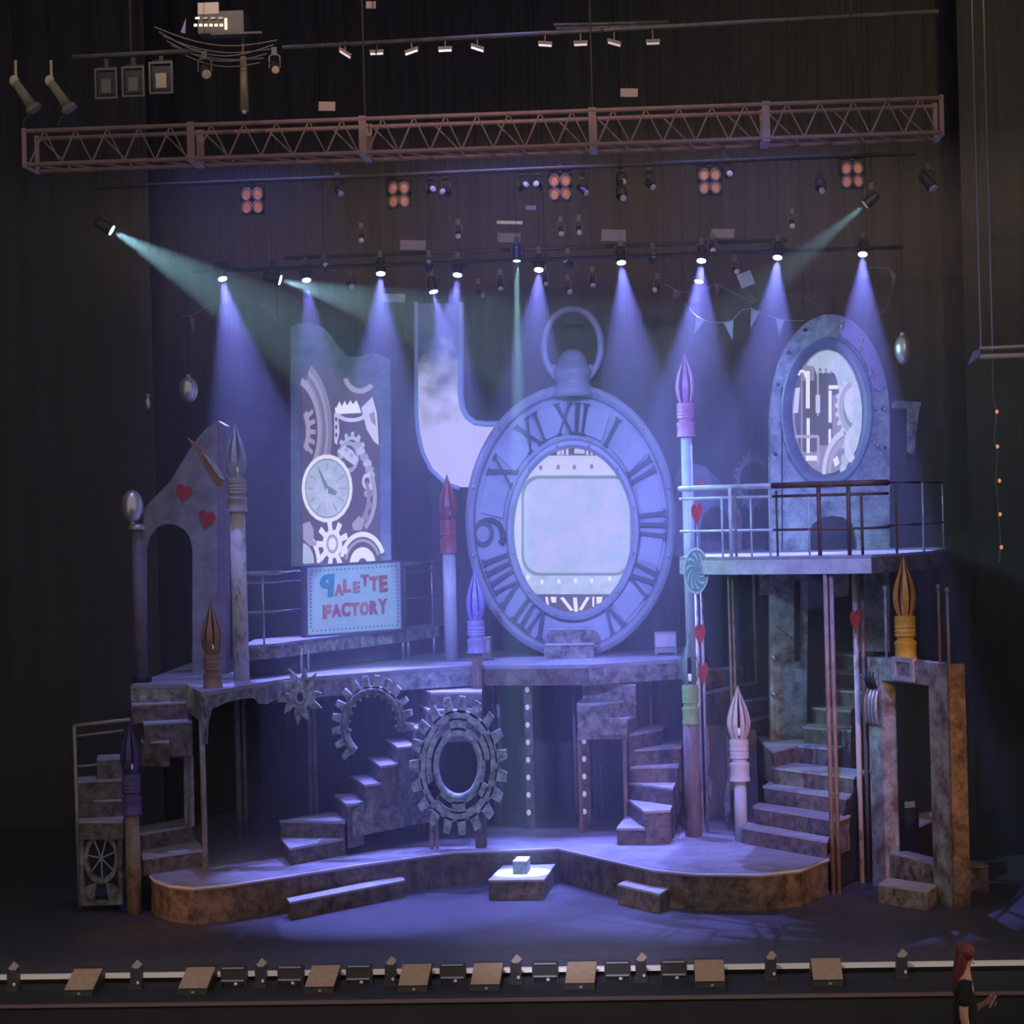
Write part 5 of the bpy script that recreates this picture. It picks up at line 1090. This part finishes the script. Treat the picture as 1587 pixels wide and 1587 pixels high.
# cable box
q = onY(342, 32, 1.0); k = 1 / ppm(1.0)
t = T('control_box', 'rack box with tiny lit indicators and a pale label at the top', 'equipment', q + Vector((0, 0, -20 * k)))
mk('case', B().box(q + Vector((0, .15, -2 * k)), (72 * k, .3, 34 * k)), fixblk, t); mk('label_plate', B().box(onY(323, 13, 1.0), (33 * k, .02, 18 * k)), mat('beige_label', (.55, .48, .42), rough=.6), t)
ind = glow('warm_indicator', (1.0, .82, .5), 1.6)
for i in range(6): mk('indicator', B().box(onY(303 + 8 * i, 39, .97), (5 * k, .01, 4 * k)), ind, t)
for i in range(4): mk('indicator', B().box(onY(306 + 12 * i, 28, .97), (7 * k, .01, 3 * k)), mat('pale_glint', ()) if i else ind, t)
mk('indicator', B().box(onY(350, 37, .97), (4 * k, .01, 18 * k)), ind, t)
mk('shelf', B().box(onY(367, 52, .98), (80 * k, .05, 3 * k)), pipem, t)
mk('blue_tag', B().prism(pol([(288, 28), (287, 52), (280, 50)], .96), (0, .01, 0)), mat('blue_tag', (.25, .25, .5), rough=.6), t)
for i in range(6):
    pts = [onY(240 + 6 * i + 190 * s * (1 - .06 * i), 42 + 7 * i + (30 - 3 * i) * math.sin(PI * s) * (1 if i % 2 else .6) + 20 * s, .95 + .02 * i) for s in [j / 12 for j in range(13)]]
    mk('cable', B().tube(pts, .007, 6), mat('cable_grey', (.16, .15, .14), rough=.6), t, smooth=True)
# pale lamp on the right and wall bracket
head('pale unlit profile lamp hanging past the truss end in the dark', 1446, 292, 3.6, (.5, -.4, -.75), mat('pale_glint', ()), .07, .24, name='hanging_lamp')
a = onY(1508, 548, 1.2)
t = T('wall_bracket', 'pipe bracket jutting from the dark wing with two hanging cables', 'bracket', a)
for p0, p1, r in (((1518, 540), (1587, 536), .02), ((1518, 553), (1587, 551), .03)): mk('pipe', B().cyl(onY(*p0, 1.2), onY(p1[0] + 60, p1[1] - 2, 1.2), r, n=8), mat('tan_pipe', (.36, .27, .18), rough=.4), t, smooth=True)
mk('clamp', B().prism(pol([(1500, 566), (1508, 545), (1519, 540), (1519, 552), (1508, 560)], 1.17), (0, .08, 0)), pipem, t)
for px in (1520, 1538): e = onY(px, 540, 1.2); mk('cable', B().cyl(e, Vector((e.x, e.y, 14.05)), .008, n=6), mat('cable_grey', ()), t)
e = onY(1560, 640, 5.8)
t = T('fairy_lights', 'sparse string of tiny red-orange lights down the dark side drape', 'lights', onY(1552, 860, 6.9)); fl = glow('tiny_orange', (1, .35, .15), .8)
pts = [(1540, 620), (1545, 640), (1541, 680), (1546, 700), (1543, 745), (1548, 790), (1551, 847), (1549, 870)]
mk('cord', B().tube([Vector((onY(1540, 620, 6.9).x, 6.9, 14.05))] + [onY(x, y, 6.9) for x, y in pts], .007, 6), mat('dim_frame', ()), t)
for px, py in ((1545, 638), (1546, 692), (1549, 745), (1550, 797), (1552, 848)): mk('bulb', B().ball(onY(px, py, 6.88), .022, .022, .028, 8), fl, t, smooth=True)

# ------------------------------------------------------------------ apron equipment
AZ = -.06
wood = mat('brown_carpet', (.34, .25, .18), (.27, .19, .14), 14, .85)
nxt = ['standing alone towards the dark end of the apron', 'second along from the dark end of the apron', 'just before the first lamp cluster', 'beside a footlight near the middle', 'between two low lamp bars', 'before the bright floor patch', 'past the last lamp bar', 'nearest the red-haired person']
for i, (px, py) in enumerate(((129, 1517), (304, 1514), (498, 1510), (642, 1506), (753, 1504), (898, 1502), (1099, 1501), (1280, 1499))):
    x = onY(px, py, -.9).x; lean = -.05 if i < 3 else (-.03 if i < 6 else 0); h = .215
    t = T('wedge_monitor', 'brown carpeted wedge monitor on the apron, ' + nxt[i], 'speaker', (x, -.9, AZ), 'wedge monitors along the apron')
    w2 = .15
    def W(sx, y, z): return Vector((x + sx * w2 - lean * (z - AZ) / h * (1 if True else 0) + .0, y, z))
    prof = [(-1.16, AZ), (-1.16, AZ + .05), (-.86, AZ + h), (-.72, AZ + h), (-.66, AZ)]
    mk('cabinet', B().prism([W(-1, y, z) for y, z in prof], (2 * w2, 0, 0)), fixblk, t)
    n2 = Vector((0, -.165, .30)).normalized() * .008
    mk('slanted_panel', B().prism([W(-.97, -1.155, AZ + .056) + n2, W(.97, -1.155, AZ + .056) + n2, W(.97, -.866, AZ + h - .004) + n2, W(-.97, -.866, AZ + h - .004) + n2], n2 * .6), wood, t)
    mk('socket', B().box((x + .02, -1.17, AZ + .028), (.03, .02, .02)), steel, t)
for i, px in enumerate((20, 211, 404, 605, 799, 993, 1194, 1397)):
    py = 1505 - i * 3.2; q = onY(px, py, -.8)
    t = T('footlight', 'small black footlight on the apron, ' + ['at the dark end beyond every wedge', 'between the first two lone wedges', 'between the lamp bars before the third wedge', 'next to the wedge after a lamp bar', 'between the paired wedge and a lamp bar', 'between two lamp bars past the bright floor patch', 'between the last two wedges', 'alone near the red-haired person'][i], 'stage light', (q.x, -.8, AZ), 'footlights along the apron')
    mk('base', B().box((q.x, -.8, AZ + .02), (.13, .16, .04)), fixblk, t); mk('body', B().box((q.x, -.78, AZ + .12), (.11, .12, .17)), fixblk, t)
    mk('flap', B().box((q.x + .01, -.80, AZ + .235), (.07, .02, .09), q=Quaternion((0, 1, 0), .7)), mat('pink_flap', (.38, .30, .28), rough=.5), t); mk('knob', B().ball((q.x + .03, -.875, AZ + .07), .016, .016, .02, 8), glint, t)
for i, px in enumerate((363, 451, 557, 702, 845, 957, 1044)):
    py = 1506 - (px - 354) * .018; q = onY(px, py, -.8)
    t = T('lamp_bar', 'low black lamp bar on the apron, ' + ['just past the second wedge', 'right before the third wedge', 'between the third and fourth wedges', 'between the fourth and fifth wedges', 'between footlight and the sixth wedge', 'just past the sixth wedge', 'just before the seventh wedge'][i], 'stage light', (q.x, -.8, AZ), 'low lamp bars along the apron')
    mk('housing', B().box((q.x, -.8, AZ + .15), (.24, .12, .13)), fixblk, t)
    mk('edge', B().box((q.x, -.87, AZ + .205), (.22, .015, .014)), mat('bar_edge', (.3, .3, .33), rough=.3), t); mk('edge', B().box((q.x, -.90, AZ + .085), (.23, .02, .016)), mat('bar_edge', ()), t)
    for s in (-1, 1): mk('bracket', B().box((q.x + s * .125, -.8, AZ + .1), (.015, .1, .2)), fixblk, t)
    mk('plug', B().ball((q.x + .03, -.9, AZ + .05), .02, .02, .018, 8), glint, t)

# ------------------------------------------------------------------ red-haired person passing in front of the apron
def skinmesh(name, V, Ed, R, mt, parent, label=None, sub=2):
    me = bpy.data.meshes.new(name); org = rootloc(parent)
    me.from_pydata([tuple(Vector(v)) for v in V], Ed, []); o = bpy.data.objects.new(name, me); COL.objects.link(o); o.parent = parent
    md = o.modifiers.new('skin', 'SKIN'); md.use_smooth_shade = True; md.branch_smoothing = .4
    for i, r in enumerate(R):
        d = me.skin_vertices[0].data[i]; d.radius = r if isinstance(r, tuple) else (r, r); d.use_root = (i == 0)
    sb = o.modifiers.new('sub', 'SUBSURF'); sb.levels = sub; sb.render_levels = sub
    me.materials.append(mt)
    if label: o['label'] = label
    return o
PX = onY(1494, 1500, -4.0).x
t = T('person', 'red-haired person in black clothes walking past the apron holding a small object', 'person', (PX, -4.0, -.80))
skin_ = mat('skin_tone', (.62, .34, .24), (.56, .30, .21), 8, .5); cloth = mat('black_cotton', (.018, .016, .017), (.012, .011, .012), 9, .9); trou = mat('dark_trousers', (.03, .026, .028), rough=.9); hairm = mat('auburn_hair', (.20, .035, .025), (.10, .018, .014), 14, .5, stretch=(4, 4, .4))
s_ = .80
V = [(0, 0, .95), (.0, 0, 1.08), (.01, 0, 1.22), (0, 0, 1.34), (-.005, 0, 1.43), (.012, 0, 1.50), (.03, 0, 1.56), (.035, 0, 1.64), (.10, 0, 1.555),                       # 0-8 trunk, head, nose
     (-.01, .15, 1.37), (.0, .18, 1.20), (.10, .17, 1.06), (.22, .10, 1.14), (.27, .075, 1.17),                                       # 9-13 far arm bent, palm
     (-.01, -.15, 1.37), (-.05, -.18, 1.12), (.0, -.18, .90), (.03, -.175, .82), (.035, -.17, .775),                                  # 14-18 near arm hanging
     (.0, .09, .90), (.06, .09, .50), (.0, .09, .10), (.12, .10, .03), (.0, -.09, .90), (-.05, -.09, .50), (-.22, -.09, .12), (-.13, -.10, .04)]  # 19-26 legs
Ed = [(0, 1), (1, 2), (2, 3), (3, 4), (4, 5), (5, 6), (6, 7), (6, 8), (3, 9), (9, 10), (10, 11), (11, 12), (12, 13), (3, 14), (14, 15), (15, 16), (16, 17), (17, 18), (0, 19), (19, 20), (20, 21), (21, 22), (0, 23), (23, 24), (24, 25), (25, 26)]
R = [.12, .105, .115, .11, .048, .055, .078, .07, .012, .05, .042, .036, .026, .03, .05, .042, .034, .024, .032, .085, .06, .045, .03, .085, .06, .045, .03]
def fing(base, dirs, n0):
    for d in dirs:
        b0 = Vector(V[base]) + Vector(d[0]); b1 = b0 + Vector(d[1]); b2 = b1 + Vector(d[2])
        i = len(V); V.extend([tuple(b0), tuple(b1), tuple(b2)]); Ed.extend([(base, i), (i, i + 1), (i + 1, i + 2)]); R.extend([.010, .009, .008])
fing(13, [((.02, -.01, .03), (.03, -.025, .01), (.0, -.03, -.005)), ((.03, -.01, .012), (.032, -.025, .005), (.0, -.03, -.005)), ((.03, -.01, -.008), (.03, -.025, .0), (.0, -.03, -.005)), ((.02, -.01, -.026), (.025, -.022, .0), (.0, -.025, 0)), ((-.015, -.02, .03), (.02, -.02, .02), (.02, -.012, .01))], 0)
fing(18, [((.022, 0, -.03), (.006, 0, -.03), (-.004, .004, -.03)), ((.008, 0, -.034), (.004, .0, -.034), (-.004, .004, -.03)), ((-.008, 0, -.032), (.002, 0, -.032), (-.004, .004, -.03)), ((-.022, 0, -.028), (.0, 0, -.026), (-.004, .004, -.022)), ((.028, .012, .0), (.014, .006, -.02), (.006, .004, -.02))], 0)
sc = lambda L: [(x * s_, y, z) for x, y, z in L]
skinmesh('body', sc(V), Ed, [(r * (.85 if i < 8 else 1), r) for i, r in enumerate(R)], skin_, t)
skinmesh('t_shirt', sc([(0, 0, .93), (.0, 0, 1.08), (.01, 0, 1.22), (0, 0, 1.36), (-.01, .15, 1.375), (-.002, .178, 1.22), (-.01, -.15, 1.375), (-.045, -.178, 1.16)]), [(0, 1), (1, 2), (2, 3), (3, 4), (4, 5), (3, 6), (6, 7)], [(.13, .15), (.115, .135), (.125, .14), (.10, .10), .062, .058, .064, .062], cloth, t, 'black loose t-shirt')
skinmesh('trousers', sc([(0, 0, .93), (.0, .09, .88), (.06, .09, .50), (.0, .09, .12), (.0, -.09, .88), (-.05, -.09, .50), (-.21, -.09, .14)]), [(0, 1), (1, 2), (2, 3), (0, 4), (4, 5), (5, 6)], [.128, .095, .072, .06, .095, .072, .06], trou, t)
for dx, y, z in ((.05, .10, .02), (-.19, -.10, .05)): mk('shoe', B().ball((PX + dx, -4 + y, -.80 + z + .02), .10, .045, .045, 12), black, t, smooth=True)
hc = Vector((PX + .012, -4.0, -.80))
hb = B().ball(hc + Vector((.002, 0, 1.615)), .082, .098, .088, 18)
hb.tube([hc + Vector((x, 0, z)) for x, z in ((-.012, 1.63), (-.028, 1.57), (-.045, 1.50), (-.062, 1.42), (-.075, 1.34), (-.080, 1.27), (-.078, 1.22))], [.085, .092, .088, .080, .072, .055, .02], 16, sx=.62)
mk('hair', hb, hairm, t, smooth=True, label='long auburn hair')
mk('eye', B().ball((PX + .082 * s_ + .01, -4 - .045, -.80 + 1.585), .010, .010, .008, 8), black, t); mk('mouth', B().ball((PX + .10 * s_, -4 - .012, -.80 + 1.515), .010, .02, .006, 8), mat('lip', (.45, .14, .12), rough=.5), t)
pc = Vector((PX + .31 * s_, -4 + .02, -.80 + 1.175))
ph = T('phone', 'small dark object held in the hand of the red-haired person', 'phone', pc + Vector((0, 0, -.06)))
mk('case', B().box(pc, (.012, .07, .14), q=Quaternion((0, 1, 0), .5)), black, ph); mk('screen_glass', B().box(pc + Vector((-.008, 0, .003)), (.004, .06, .125), q=Quaternion((0, 1, 0), .5)), mat('pale_glint', ()), ph)
spot('pit_light', (9.0, -9.0, 4.0), (PX, -4, .6), (1.0, .55, .35), 260, 14, .8, .2)

# ------------------------------------------------------------------ haze filling the stage house
hz = bpy.data.materials.new('stage_haze'); hz.use_nodes = True; nt = hz.node_tree; nt.nodes.remove(nt.nodes['Principled BSDF'])
vs_ = nt.nodes.new('ShaderNodeVolumeScatter'); vs_.inputs['Density'].default_value = HAZE = 0.041; vs_.inputs['Anisotropy'].default_value = 0.25
nt.links.new(vs_.outputs[0], nt.nodes['Material Output'].inputs['Volume'])
o = mk('haze', B().box((0, 8.1, 4.55), (16.6, 9.9, 9.0)), hz, label='thin theatrical haze filling the stage above the set', cat='haze', kind='stuff')
